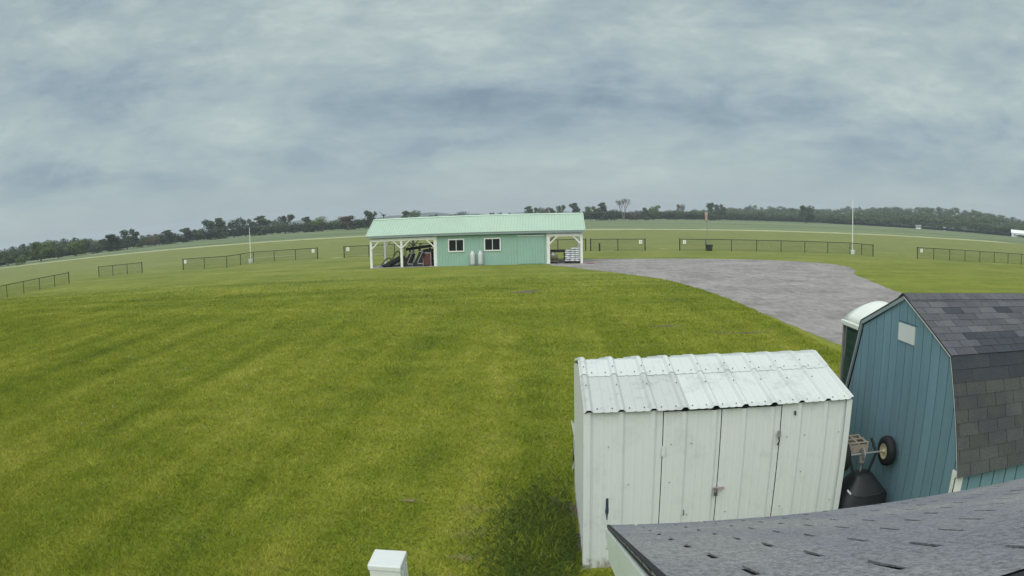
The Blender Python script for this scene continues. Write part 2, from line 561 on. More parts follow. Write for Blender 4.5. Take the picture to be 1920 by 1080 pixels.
M['house_roof'] = mat('far_grey_roof', (0.20, 0.20, 0.21), 0.7, 0.1, 0.5)
M['hill'] = mat('far_wooded_hill', (0.050, 0.070, 0.045), 0.95, 0.3, 0.02)


def gravel_mat():
    m, t, b = new_mat('gravel')
    b.inputs['Roughness'].default_value = 0.95
    geo = N(t, 'ShaderNodeNewGeometry'); pos = geo.outputs['Position']
    n1 = noise(t, pos, 0.35, 5, 0.6)
    n2 = noise(t, vmth(t, 'MULTIPLY', pos, (1, 0.45, 1)), 2.6, 5, 0.65)
    n3 = noise(t, pos, 18, 4, 0.8)
    f = mth(t, 'ADD', mth(t, 'MULTIPLY', n1, 0.35), mth(t, 'MULTIPLY', n2, 0.40))
    f = mth(t, 'ADD', f, mth(t, 'MULTIPLY', n3, 0.25))
    cc = mixc(t, smooth(t, f, 0.36, 0.62), (0.160, 0.150, 0.143), (0.330, 0.310, 0.300))
    weeds = smooth(t, noise(t, pos, 0.9, 6, 0.7), 0.60, 0.72)
    cc = mixc(t, mth(t, 'MULTIPLY', weeds, 0.30), cc, (0.17, 0.17, 0.08))
    lk(t, cc, b.inputs['Base Color'])
    bn = N(t, 'ShaderNodeBump'); bn.inputs['Strength'].default_value = 0.7; bn.inputs['Distance'].default_value = 0.04
    lk(t, n3, bn.inputs['Height']); lk(t, bn.outputs[0], b.inputs['Normal'])
    return m


M['gravel'] = gravel_mat()

# ------------------------------------------------------------------ ground
rng = random.Random(5)


def ground_poly(name, pts, z, m, kind='structure', parent=None):
    mb = MB()
    mb.add([(x, y, z) for x, y in pts], [tuple(range(len(pts)))])
    o = mb.build(name, m, parent)
    if parent is None:
        o['kind'] = kind
    return o


def disc(r, n=64, cx=0, cy=0):
    return [(cx + r * math.cos(2 * math.pi * i / n), cy + r * math.sin(2 * math.pi * i / n)) for i in range(n)]


ground_poly('ground', disc(3000), -0.03, M['earth'])
ground_poly('lawn', [(-330, -60), (330, -60), (330, 182), (160, 182), (0, 190), (-160, 196), (-330, 214)], 0.0, M['lawn'])
ground_poly('crop_field', [(-330, 214), (-160, 196), (0, 190), (160, 182), (330, 182), (760, 330), (760, 900), (-260, 900), (-330, 330)], 0.0, M['field'])


def wavy(p0, p1, n, amp, seed):
    rr = random.Random(seed)
    out = []
    for i in range(n + 1):
        t = i / n
        out.append((p0[0] + (p1[0] - p0[0]) * t, p0[1] + (p1[1] - p0[1]) * t + rr.uniform(-amp, amp)))
    return out


lo = wavy((-330, 211), (-160, 193.4), 30, 0.5, 1)[:-1] + wavy((-160, 193.4), (0, 187.5), 30, 0.5, 2)[:-1] + wavy((0, 187.5), (160, 179.6), 30, 0.5, 3)
lo = [(x, y - 7) for x, y in lo]
hi = [(x, y + 15 + rng.uniform(-2.5, 2.5)) for x, y in lo]
ground_poly('field_margin', lo + hi[::-1], 0.004, M['strip'])
ground_poly('field_margin', wavy((-330, 300), (-215, 262), 20, 1, 4) + wavy((-215, 272), (-330, 314), 20, 1, 5), 0.004, M['strip'])
# gravel turnaround with a ragged edge
gv = [(0.15, 52.1), (1.5, 50.3), (2.9, 47.5), (5.1, 43.6), (7.1, 39.3), (8.1, 33.8), (8.5, 27.5), (8.6, 22.9), (8.7, 20.0), (8.9, 18.5),
      (9.5, 15.5), (11, 11.5), (15, 8), (22, 6), (22, 14), (19.5, 22), (18.9, 31.1), (20.4, 37.2), (21.5, 42.7), (23.4, 46), (25, 50.8), (23.5, 54.7),
      (19.3, 57.4), (13, 58.5), (7.3, 58.5), (3.4, 58.6), (0.2, 58.6)]
for _ in range(2):
    gv = [q for a, b in zip(gv, gv[1:] + gv[:1]) for q in ((a[0] * .75 + b[0] * .25, a[1] * .75 + b[1] * .25), (a[0] * .25 + b[0] * .75, a[1] * .25 + b[1] * .75))]
gp = []
for (a, b) in zip(gv, gv[1:] + gv[:1]):
    L = math.hypot(b[0] - a[0], b[1] - a[1])
    k = max(1, int(L / 0.45))
    for i in range(k):
        t = i / k
        gp.append((a[0] + (b[0] - a[0]) * t + rng.gauss(0, 0.07), a[1] + (b[1] - a[1]) * t + rng.gauss(0, 0.07)))
ground_poly('gravel_drive', gp, 0.005, M['gravel'])


def blotch(cx, cy, rx, ry, seed, n=26):
    rr = random.Random(seed)
    ph = [rr.uniform(0, 6.28) for _ in range(4)]
    out = []
    for i in range(n):
        t = 2 * math.pi * i / n
        k = 1 + 0.25 * math.sin(2 * t + ph[0]) + 0.2 * math.sin(3 * t + ph[1]) + 0.15 * math.sin(5 * t + ph[2]) + rr.uniform(-0.12, 0.12)
        out.append((cx + rx * k * math.cos(t), cy + ry * k * math.sin(t)))
    return out


for i, (x, y, rx, ry) in enumerate(((-1.0, 33.9, 0.75, 0.55), (-0.5, 34.4, 0.4, 0.3), (4.0, 22.6, 0.55, 0.16), (6.5, 20.9, 0.75, 0.14), (5.6, 21.2, 0.3, 0.1),
                                    (2.0, 9.35, 1.3, 0.20), (3.1, 9.1, 0.7, 0.25), (0.16, 8.05, 0.17, 0.45), (0.20, 7.0, 0.13, 0.55))):
    ground_poly('bare_patch', blotch(x, y, rx, ry, i), 0.006 + 0.0005 * i, M['dirt'])


def quads_mesh(name, q, m):
    n = len(q)
    me = bpy.data.meshes.new(name)
    me.vertices.add(4 * n); me.vertices.foreach_set('co', q.astype(np.float32).ravel())
    me.loops.add(4 * n); me.loops.foreach_set('vertex_index', np.arange(4 * n, dtype=np.int32))
    me.polygons.add(n); me.polygons.foreach_set('loop_start', np.arange(0, 4 * n, 4, dtype=np.int32))
    me.materials.append(m)
    me.update(calc_edges=True)
    return me


# grass blades of the near lawn
def grass():
    r = np.random.default_rng(11)
    n = 1200000
    # density falls off with distance
    y = 3.0 + 43.0 * (1 - np.sqrt(1 - r.random(n) ** 1.25))
    half = 1.32 * y + 4.0
    x = (r.random(n) * 2 - 1) * half
    keep = (x < 9.2) & ~((y > 17) & (x > 8.4))
    gpx = np.interp(y, [20, 23, 27.5, 33.8, 39.3, 43.6, 46], [8.6, 8.5, 8.4, 8.0, 7.0, 5.0, 3.6])
    keep &= (x < gpx)
    keep &= ~((x > 4.6) & (x < 5.9) & (y > 8.4) & (y < 9.7))
    keep &= ~((x > 0.30) & (x < 3.36) & (y > 6.42) & (y < 8.95))
    keep &= ~((x > 4.1) & (y < 8.6) & (y > 5.0))
    keep &= ~((x > 0.3) & (y < 3.2))
    keep &= ~((x > 8.45) & (y > 14))
    keep &= ~((x > 3.3) & (y < 7.2))
    x, y = x[keep], y[keep]
    # thin over the bare spots
    for (cx, cy, rx, ry) in ((-1.0, 33.9, 0.75, 0.55), (5.6, 21.2, 0.3, 0.1), (3.1, 9.1, 0.6, 0.2), (0.16, 8.05, 0.18, 0.45), (0.20, 7.0, 0.12, 0.5), (2.0, 9.35, 1.2, 0.2), (4.0, 22.6, 0.5, 0.15), (6.5, 20.9, 0.7, 0.14)):
        q = ((x - cx) / rx) ** 2 + ((y - cy) / ry) ** 2
        k2 = (q > 1) | (r.random(len(x)) < 0.18)
        x, y = x[k2], y[k2]
    n = len(x)
    d = np.hypot(x, y)
    tuft = 0.5 + 0.5 * np.sin(x * 2.1 + 1.3 * np.sin(y * 1.7)) * np.sin(y * 2.6 + 1.1 * np.sin(x * 1.3))
    h = (0.026 + 0.030 * r.random(n)) * (0.75 + 0.5 * tuft)
    edge = np.exp(-(((x - 0.0) / 0.55) ** 2 + ((y - 7.0) / 1.0) ** 2))        # uncut grass beside the white shed
    h *= 1 + 1.2 * edge
    w = (0.0035 + 0.0035 * r.random(n)) * (0.7 + d * 0.085)
    h *= (0.9 + d * 0.012)
    a = r.random(n) * 2 * np.pi
    lean = h * (0.5 + 1.1 * r.random(n))
    la = r.random(n) * 2 * np.pi
    v = np.empty((n, 3, 3), np.float32)
    v[:, 0] = np.stack([x - np.cos(a) * w, y - np.sin(a) * w, np.zeros(n)], 1)
    v[:, 1] = np.stack([x + np.cos(a) * w, y + np.sin(a) * w, np.zeros(n)], 1)
    v[:, 2] = np.stack([x + np.cos(la) * lean, y + np.sin(la) * lean, h], 1)
    me = bpy.data.meshes.new('lawn_grass')
    me.vertices.add(3 * n)
    me.vertices.foreach_set('co', v.ravel())
    me.loops.add(3 * n)
    me.loops.foreach_set('vertex_index', np.arange(3 * n, dtype=np.int32))
    me.polygons.add(n)
    me.polygons.foreach_set('loop_start', np.arange(0, 3 * n, 3, dtype=np.int32))
    me.materials.append(M['blade'])
    me.update(calc_edges=True)
    o = bpy.data.objects.new('lawn_grass', me)
    col.objects.link(o)
    tag(o, 'short mown green grass of the near lawn', 'grass', kind='stuff')


grass()


def uncut_grass():
    r = np.random.default_rng(4)
    p = r.normal(size=(14000, 2)) * [0.34, 0.85] + [-0.06, 6.9]
    p = p[(p[:, 0] < 0.31) & (p[:, 1] > 4.2)]
    x, y = p[:, 0], p[:, 1]
    n = len(x)
    h = 0.04 + 0.05 * r.random(n)
    w = 0.0025 + 0.003 * r.random(n)
    a, la = r.random(n) * 6.28, r.random(n) * 6.28
    ln = h * (0.4 + 0.9 * r.random(n))
    z = np.zeros(n)
    q = np.stack([np.stack([x - np.cos(a) * w, y - np.sin(a) * w, z], 1), np.stack([x + np.cos(a) * w, y + np.sin(a) * w, z], 1),
                  np.stack([x + np.cos(a) * w * 0.6 + np.cos(la) * ln * 0.5, y + np.sin(a) * w * 0.6 + np.sin(la) * ln * 0.5, h * 0.7], 1),
                  np.stack([x + np.cos(la) * ln, y + np.sin(la) * ln, h], 1)], 1)
    me = quads_mesh('uncut_grass', q, leaf_mat('uncut_grass_green', (0.075, 0.125, 0.026), (0.130, 0.185, 0.040)))
    o = bpy.data.objects.new('uncut_grass', me)
    col.objects.link(o)
    tag(o, 'darker uncut grass beside the left wall of the white shed', 'grass', kind='stuff')


uncut_grass()
for i, (x, y, rx, ry) in enumerate(((6.5, 73.0, 0.9, 0.35), (13.4, 75.5, 0.5, 0.5), (-23.6, 73.6, 0.9, 0.5), (-20.0, 76.0, 1.3, 0.6), (-27.8, 73.9, 0.6, 0.4), (-37, 86, 3.0, 0.7))):
    ground_poly('dry_patch', blotch(x, y, rx, ry, 40 + i), 0.006 + 0.0004 * i, M['strip'])
# dandelion heads and dead tufts
mb = MB()
rr = random.Random(3)
for cx, cy, s, k in ((-10.2, 10.9, 0.35, 5), (-14.3, 17.0, 0.7, 4), (-12.5, 14.5, 2.0, 6), (-9.4, 15.5, 1.2, 3)):
    for _ in range(k):
        x, y = cx + rr.gauss(0, s), cy + rr.gauss(0, s)
        z = rr.uniform(0.05, 0.09)
        mb.cyl((x, y, 0), (x, y, z), 0.003, 0.003, 4)
        mb.lathe([(0.001, -0.011), (0.009, -0.006), (0.012, 0.0), (0.009, 0.007), (0.001, 0.011)], (x, y, z), (0, 0, 1), 6)
tag(mb.build('dandelion_heads', M['white_metal']), 'pale dandelion heads scattered in the lawn', 'dandelions', kind='stuff')
mb = MB()
for cx, cy, s in ((-0.91, 8.05, 0.16), (-0.98, 6.7, 0.10), (-1.0, 7.35, 0.16), (-1.9, 8.3, 0.05)):
    for _ in range(120):
        x, y = cx + rr.gauss(0, s), cy + rr.gauss(0, s * 0.5)
        a = rr.uniform(0, 6.28)
        l_ = rr.uniform(0.03, 0.08)
        mb.add([(x, y - 0.003, 0.03), (x, y + 0.003, 0.032), (x + l_ * math.cos(a), y + l_ * math.sin(a), rr.uniform(0.03, 0.06))], [(0, 1, 2)])
tag(mb.build('dead_grass_clippings', M['deadgrass']), 'dry straw-coloured clippings on the lawn near the white shed', 'clippings', kind='stuff')


# ------------------------------------------------------------------ mint barn
BX0, BX1, BY0, BY1 = -14.15, 2.95, 53.6, 58.6
RX0, RX1 = -14.38, 3.13
EY0, EY1, EZ, RY, RZ = 53.22, 58.98, 2.66, 56.1, 3.98
barn = thing('open_bay_barn', ((BX0 + BX1) / 2, 56.1, 0), 'long mint green steel barn with open white-posted bays at both ends', 'barn')
WX0, WX1 = -8.6, 0.16


def ribbed(mb, x0, x1, y, z0, z1, pitch, depth, sgn=-1):
    """vertical-ribbed steel wall facing -Y (sgn=-1)"""
    prof = []
    x = x0
    while x < x1 - 1e-6:
        for dx, dy in ((0, 0), (pitch * 0.70, 0), (pitch * 0.78, depth), (pitch * 0.90, depth), (pitch * 0.98, 0)):
            if x + dx <= x1:
                prof.append((x + dx, y + sgn * dy))
        x += pitch
    prof.append((x1, y))
    mb.sheet([[(a, b, z0) for a, b in prof], [(a, b, z1) for a, b in prof]])


wall_z = 2.47
mb = MB(); ribbed(mb, WX0, WX1, BY0, 0.0, wall_z + 0.1, 0.229, 0.022)
barn_wall = mb.build('front_wall', M['mint_wall'], barn)
mb = MB(); ribbed(mb, WX0, WX1, BY1, 0.0, wall_z + 0.1, 0.229, 0.022, 1)
mb.build('back_wall', M['mint_wall'], barn)
for x in (WX0, WX1):
    MB().prism([(BY0 + 0.005, 0), (BY1 - 0.005, 0), (BY1 - 0.005, 2.5), (RY, 3.72), (BY0 + 0.005, 2.5)], 0, x - 0.03, x + 0.03).build('end_wall', M['mint_wall'], barn)
# corner trim
for x in (WX0 - 0.035, WX1 + 0.035):
    MB().box(x - 0.06, x + 0.06, BY0 - 0.04, BY0 + 0.06, 0, wall_z).build('corner_trim', M['white_wood'], barn)
# roof: two ribbed slopes, ridge cap, rake trims, fascia
rf = None
for (ya, yb) in ((EY0, RY), (EY1, RY)):
    mb = MB()
    n = int((RX1 - RX0) / 0.229)
    rows = [[], []]
    sg = 1 if ya < yb else -1
    L = math.hypot(RY - ya, RZ - EZ)
    nz, ny = abs(RY - ya) / L, -sg * (RZ - EZ) / L
    for i in range(n):
        x = RX0 + (RX1 - RX0) * i / n
        p = (RX1 - RX0) / n
        for dx, h in ((0, 0), (p * 0.72, 0), (p * 0.79, 0.025), (p * 0.90, 0.025), (p * 0.97, 0)):
            rows[0].append((x + dx, ya + ny * h, EZ + nz * h))
            rows[1].append((x + dx, yb + ny * h, RZ + nz * h))
    rows[0].append((RX1, ya, EZ)); rows[1].append((RX1, yb, RZ))
    mb.sheet(rows)
    o = mb.build('roof_slope', M['mint_roof'], barn, solid=0.012)
    rf = rf or o
mb = MB(); mb.prism([(RY - 0.16, RZ - 0.035), (RY, RZ + 0.045), (RY + 0.16, RZ - 0.035), (RY, RZ + 0.03)], 0, RX0 - 0.01, RX1 + 0.01)
mb.build('ridge_cap', M['mint_trim'], barn)
for x in (RX0 - 0.03, RX1 + 0.03):
    for ya in (EY0, EY1):
        MB().beam((x, ya, EZ - 0.03), (x, RY, RZ - 0.03), 0.055, 0.16).build('rake_trim', M['mint_trim'], barn)
MB().beam((RX0, EY0 - 0.02, EZ - 0.005), (RX1, EY0 - 0.02, EZ - 0.005), 0.03, 0.05).build('eave_trim', M['mint_trim'], barn)
MB().box(RX0 + 0.05, RX1 - 0.05, EY0 + 0.01, EY0 + 0.05, EZ - 0.20, EZ - 0.035).build('fascia', M['soffit'], barn)
MB().box(RX0 + 0.05, RX1 - 0.05, EY0 + 0.05, BY0 + 0.3, EZ - 0.19, EZ - 0.17).build('soffit', M['soffit'], barn)
MB().box(RX0 + 0.05, RX1 - 0.05, EY1 - 0.05, EY1 - 0.01, EZ - 0.20, EZ - 0.035).build('fascia', M['soffit'], barn)
# posts, headers, braces
posts = [(-14.08, BY0), (-11.5, BY0), (2.88, BY0), (-14.08, BY1), (-11.5, BY1), (2.88, BY1), (-8.75, BY1), (0.30, BY1), (0.30, BY0), (-8.74, BY0)]
for x, y in posts:
    MB().box(x - 0.095, x + 0.095, y - 0.09, y + 0.09, 0, 2.45).build('post', M['white_wood'], barn, bevel=0.006)
for y in (BY0, BY1):
    for (xa, xb) in ((BX0 - 0.03, WX0 - 0.1), (WX1 + 0.1, BX1 + 0.03)):
        MB().box(xa, xb, y - 0.105, y - 0.055, 2.17, 2.40).build('header_beam', M['white_wood'], barn)
        MB().box(xa, xb, y + 0.055, y + 0.105, 2.17, 2.40).build('header_beam', M['white_wood'], barn)
        MB().box(xa, xb, y - 0.05, y - 0.03, 2.38, 2.62).build('upper_panel', M['soffit'], barn)
for y in (BY0, BY1):
    for x, dirs in ((-14.08, (1,)), (-11.5, (-1, 1)), (-8.74, (-1,)), (0.30, (1,)), (2.88, (-1,))):
        for s in dirs:
            MB().beam((x + s * 0.02, y - 0.06, 1.55), (x + s * 0.72, y - 0.06, 2.22), 0.09, 0.12, (0, 1, 0)).build('brace', M['white_wood'], barn)
for x in (-14.08, -11.5, 2.88):
    MB().beam((x, BY0, 2.35), (x, BY1, 2.35), 0.08, 0.2).build('tie_beam', M['white_wood'], barn)
for x in (-14.1, 2.9):
    MB().prism([(EY0 + 0.2, 2.47), (EY1 - 0.2, 2.47), (RY, RZ - 0.12)], 0, x - 0.02, x + 0.02).build('gable_panel', M['mint_wall'], barn)
MB().box(BX0 - 0.1, WX0 - 0.04, BY0 - 0.12, BY1 + 0.1, -0.02, 0.045).build('slab', M['concrete'], barn)
# windows
for (xa, xb) in ((-7.67, -6.36), (-4.79, -3.46)):
    za, zb = 1.12, 2.16
    w = MB()
    y0, y1 = BY0 - 0.075, BY0 - 0.01
    w.box(xa, xb, y0, y1, zb - 0.09, zb).box(xa, xb, y0, y1, za, za + 0.09)
    w.box(xa, xa + 0.09, y0, y1, za + 0.09, zb - 0.09).box(xb - 0.09, xb, y0, y1, za + 0.09, zb - 0.09)
    win = w.build('window', M['white_wood'], barn)
    xm = (xa + xb) / 2
    MB().box(xm - 0.025, xm + 0.025, y0 + 0.015, y1, za + 0.09, zb - 0.09).build('mullion', M['white_metal'], win)
    MB().box(xa + 0.09, xm - 0.025, y1 - 0.02, y1 - 0.01, za + 0.09, zb - 0.09).build('pane', M['glass'], win)
    MB().box(xm + 0.025, xb - 0.09, y1 - 0.028, y1 - 0.018, za + 0.09, zb - 0.09).build('pane', M['glass'], win)
MB().box(-2.2, -0.02, BY0 - 0.11, BY0 - 0.03, 2.22, 2.30).build('door_track', M['white_metal'], barn)
d = MB(); ribbed(d, -2.12, -0.06, BY0 - 0.035, 0.05, 2.22, 0.229, 0.022)
d.build('sliding_door', M['mint_wall'], barn)


def propane(x, y, lab):
    t = thing('gas_cylinder', (x, y, 0), lab, 'gas cylinder', 'gas cylinders by the barn wall')
    r = 0.19
    MB().lathe([(0.0, 0.08), (r * 0.9, 0.09), (r, 0.16), (r, 0.90), (r * 0.93, 0.99), (r * 0.6, 1.06), (0.05, 1.08)], (x, y, 0), (0, 0, 1), 20).build('tank', M['tank'], t, True)
    MB().lathe([(r * 0.8, 0.0), (r * 0.82, 0.10)], (x, y, 0), (0, 0, 1), 20).build('foot_ring', M['grey_metal'], t, True)
    MB().lathe([(0.10, 1.06), (0.105, 1.20), (0.095, 1.20)], (x, y, 0), (0, 0, 1), 14).build('collar', M['tank'], t, True)
    v = MB(); v.cyl((x, y, 1.06), (x, y, 1.24), 0.025, 0.02, 8).cyl((x, y, 1.24), (x, y, 1.26), 0.045, 0.045, 8)
    v.build('valve', M['grey_metal'], t)


propane(-5.70, 53.28, 'white gas cylinder against mint barn wall, nearer the left window')
propane(-5.07, 53.28, 'white gas cylinder against mint barn wall, nearer the right window')


# contents of the left bay: dark benches with hooped tube frames
def bench(x, y, sc, ang, lab):
    t = thing('tipped_bench', (x, y, 0.05), lab, 'bench', 'dark benches stored in the left bay')
    c, s = math.cos(ang), math.sin(ang)
    def P(u, v, w):      # u along x, v depth, w along tilted board
        return (x + sc * (u + w * c), y + sc * v, 0.05 + sc * (0.05 + w * s))
    b = MB().hexa([P(-0.12, -0.42, 0), P(0.40, -0.42, 0), P(0.40, 0.42, 0), P(-0.12, 0.42, 0), P(-0.12, -0.42, 1.0), P(0.30, -0.42, 1.0), P(0.30, 0.42, 1.0), P(-0.12, 0.42, 1.0)])
    b.build('backrest', M['dark_plastic'], t)
    MB().hexa([P(0.1, -0.44, 0.0), P(0.55, -0.44, 0.0), P(0.55, 0.44, 0.0), P(0.1, 0.44, 0.0), P(0.1, -0.44, 0.10), P(0.55, -0.44, 0.10), P(0.55, 0.44, 0.10), P(0.1, 0.44, 0.10)]).build('seat', M['dark_plastic2'], t)
    for v in (-0.45, 0.45):
        k = 'side_frame'
        p = [P(0.62, v, 0.0), P(0.58, v, 0.16), P(0.20, v, 0.16), P(0.13, v, 0.3), P(0.13, v, 1.05), P(0.05, v, 1.15), P(-0.2, v, 1.08)]
        MB().path(p, 0.035 * sc, 7).build(k, M['grey_metal'], t)


bench(-11.35, 54.3, 1.05, 1.1, 'dark bench with grey frame just right of the middle white post in left bay')
bench(-10.50, 54.2, 1.15, 1.1, 'dark bench with grey frame between the middle post and the maroon cabinet')
bench(-11.95, 54.9, 0.85, 0.75, 'dark bench with grey frame half hidden behind the middle white post')


def frame_loop(x0, x1, y, h, lab):
    t = thing('hooped_stand', ((x0 + x1) / 2, y, 0.05), lab, 'stand', 'hooped tube stands in the left bay')
    for dy in (-0.25, 0.25):
        p = []
        for i in range(11):
            a = i / 10
            p.append((x0 + (x1 - x0) * a, y + dy, 0.05 + h * (0.15 + 0.85 * math.sin(math.pi * min(1, a * 1.25) * 0.5)) * (1 if a < 0.85 else 0.9)))
        p = [(x0, y + dy, 0.05)] + p + [(x1, y + dy, 0.05)]
        MB().path(p, 0.028, 6).build('hoop', M['black_metal'], t)
    MB().box(x0 + 0.1, x1 - 0.05, y - 0.25, y + 0.25, 0.08, 0.14).build('base_board', M['dark_plastic'], t)
    MB().cyl((x0 + 0.3, y - 0.25, 0.05 + h * 0.7), (x0 + 0.3, y + 0.25, 0.05 + h * 0.7), 0.02, None, 6).build('crossbar', M['black_metal'], t)


frame_loop(-13.4, -12.55, 54.2, 0.75, 'low black hooped tube stand nearest the left corner post')
frame_loop(-12.75, -11.9, 54.9, 1.25, 'taller black hooped tube stand behind the low one in left bay')
frame_loop(-12.2, -11.65, 55.8, 1.60, 'tallest black hooped tube stand beside the middle white post')
# slanting dark ramp boards and the long rack above
t = thing('slanting_boards', (-12.3, 54.0, 0.05), 'dark boards slanting up from the slab in the left bay', 'boards')
for dx in (0, 0.35):
    MB().beam((-13.2 + dx, 54.0 + dx, 0.10), (-11.75 + dx, 54.0 + dx, 0.82), 0.28, 0.10, (0, 1, 0)).build('board', M['dark_plastic'], t)
t = thing('storage_rack', (-10.3, 55.6, 0.05), 'long black rack with small hoops along its top in left bay', 'rack')
MB().beam((-11.5, 55.6, 1.38), (-9.2, 55.6, 1.62), 0.5, 0.22).build('shelf', M['dark_plastic'], t)
for x in (-11.2, -10.4, -9.5):
    MB().box(x - 0.04, x + 0.04, 55.4, 55.8, 0.05, 1.45).build('leg', M['black_metal'], t)
for x in (-11.2, -10.75, -10.2):
    zb = 1.47 + (x + 11.5) * 0.104
    MB().path([(x - 0.22, 55.45, zb), (x - 0.05, 55.45, zb + 0.24), (x + 0.20, 55.45, zb)], 0.03, 6).build('hoop', M['black_metal'], t)
MB().lathe([(0.0, -0.1), (0.20, -0.1), (0.20, 0.1), (0.0, 0.1)], (-9.25, 55.4, 1.72), (0, 1, 0), 14).build('reel', M['dark_plastic'], t)
# maroon cabinet and the dark trailer beside the wall
t = thing('maroon_cabinet', (-9.45, 54.0, 0.05), 'maroon ribbed cabinet in a grey frame near the barn wall', 'cabinet')
for i in range(5):
    MB().box(-9.72 + i * 0.108, -9.72 + i * 0.108 + 0.098, 53.85, 54.3, 0.12, 1.06).build('panel', M['maroon'], t)
MB().box(-9.82, -9.12, 53.82, 54.33, 1.06, 1.14).build('top', M['grey_metal'], t)
for x in (-9.79, -9.15):
    MB().box(x - 0.03, x + 0.03, 53.84, 54.31, 0.05, 1.06).build('frame_upright', M['grey_metal'], t)
t = thing('dark_trailer', (-8.95, 55.0, 0.05), 'dark box trailer with white stripe beside the maroon cabinet', 'trailer')
MB().box(-9.9, -8.68, 54.5, 56.0, 0.16, 1.35).build('body', M['dark_plastic'], t, bevel=0.03)
MB().box(-9.05, -8.675, 54.47, 54.495, 0.55, 0.64).build('white_stripe', M['white_metal'], t)
for x in (-9.75, -8.85):
    MB().lathe([(0.0, -0.07), (0.14, -0.07), (0.16, 0.0), (0.14, 0.07), (0.0, 0.07)], (x, 55.2, 0.205), (1, 0, 0), 14).build('wheel', M['tyre'], t, True)

# right bay: pallet of bags, pallets, table
def pallet(x0, x1, y0, y1, z, lab, group, m, m2):
    t = thing('pallet', ((x0 + x1) / 2, (y0 + y1) / 2, z), lab, 'pallet', group)
    for x in (x0 + 0.05, (x0 + x1) / 2, x1 - 0.05):
        MB().box(x - 0.045, x + 0.045, y0, y1, z + 0.018, z + 0.105).build('stringer', m, t)
    for zz in (z, z + 0.105):
        n = 6
        for i in range(n):
            ya = y0 + (y1 - y0) * i / n
            MB().box(x0, x1, ya, ya + (y1 - y0) / n * 0.78, zz, zz + 0.018).build('deck_board', m2, t)


pallet(1.55, 2.78, 53.75, 54.75, 0.01, 'dark pallet under the stack of white bags', None, M['pallet'], M['pallet'])
bm = None
lay = ['bottom', 'second', 'third', 'fourth', 'fifth', 'sixth', 'top']
k = 0
for L in range(7):
    nb = 3
    for i in range(nb):
        w = 1.22 / 3
        off = (0.06 if L % 2 else 0.0) + (0.07 if L == 6 else 0)
        if L == 6 and i == 0:
            continue
        x = 1.58 + w * (i + 0.5) + off * (1 if i < 2 else 0.2) - 0.02
        if bm is None:
            mb = MB()
            nu, nv = 12, 8
            rows = []
            for a in range(nv + 1):
                ph = -math.pi / 2 + math.pi * a / nv
                row = []
                for b in range(nu + 1):
                    th = 2 * math.pi * b / nu
                    def se(c, e): return math.copysign(abs(c) ** e, c)
                    row.append((0.215 * se(math.cos(ph), 0.55) * se(math.cos(th), 0.45), 0.47 * se(math.cos(ph), 0.55) * se(math.sin(th), 0.45), 0.083 * se(math.sin(ph), 0.9)))
                rows.append(row)
            mb.sheet(rows)
            bm = mb.build('filled_bag', M['bag'], None, True)
            o = bm
        else:
            o = bm.copy(); col.objects.link(o)
        o.location = (x, 54.25 + rng.uniform(-0.03, 0.03), 0.133 + 0.084 + L * 0.158)
        o.rotation_euler = (rng.uniform(-0.03, 0.03), rng.uniform(-0.05, 0.05), rng.uniform(-0.06, 0.06))
        tag(o, '%s white filled bag in the %s layer of the pallet stack by the barn post' % (('left', 'middle', 'right')[i], lay[L]), 'bag', 'white bags stacked on the pallet')
for i, w_ in enumerate(('lowest', 'second lowest', 'second highest', 'topmost')):
    pallet(0.42, 1.02, 53.8, 54.7, 0.01 + i * 0.145, '%s dark pallet in the stack inside the right bay' % w_, 'empty pallets stacked in the right bay', M['pallet'], M['pale_wood'] if i % 2 else M['pallet'])
t = thing('folded_tarp', (0.7, 54.2, 0.60), 'grey crumpled tarp lying on the stack of dark pallets', 'tarp')
mb = MB()
rr = random.Random(8)
rows = []
for j in range(9):
    rows.append([(0.44 + 0.56 * i / 8, 53.85 + 0.75 * j / 8, 0.60 + (0.04 + 0.24 * math.exp(-((i - 3 + 0.5 * j) / 2.5) ** 2) + rr.uniform(0, 0.08)) * (0.2 if i in (0, 8) or j in (0, 8) else 1)) for i in range(9)])
mb.sheet(rows)
mb.build('sheet', M['grey_metal'], t)
t = thing('work_table', (1.2, 57.2, 0), 'grey wooden work table standing at the back of the right bay', 'table')
for i in range(4):
    MB().box(0.42, 2.35, 56.75 + i * 0.235, 56.75 + i * 0.235 + 0.22, 0.86, 0.93).build('top_plank', M['grey_wood'], t)
for x in (0.5, 1.62, 2.25):
    for y in (56.82, 57.6):
        MB().box(x - 0.05, x + 0.05, y - 0.05, y + 0.05, 0, 0.86).build('leg', M['pallet'], t)
MB().box(0.45, 2.3, 56.8, 56.84, 0.72, 0.855).build('apron', M['grey_wood'], t)
t = thing('red_hose', (3.6, 53.0, 0), 'small faded red scrap lying on gravel by the barn corner post', 'scrap')
MB().path([(3.3, 53.15, 0.03), (3.5, 53.0, 0.035), (3.7, 53.1, 0.03), (3.85, 52.95, 0.03)], 0.035, 6).build('scrap_piece', M['red_print'], t)

# ------------------------------------------------------------------ boundary fences
FH = 1.27


def lerp_posts(a, b, n):
    return [(a[0] + (b[0] - a[0]) * i / n, a[1] + (b[1] - a[1]) * i / n) for i in range(n + 1)]


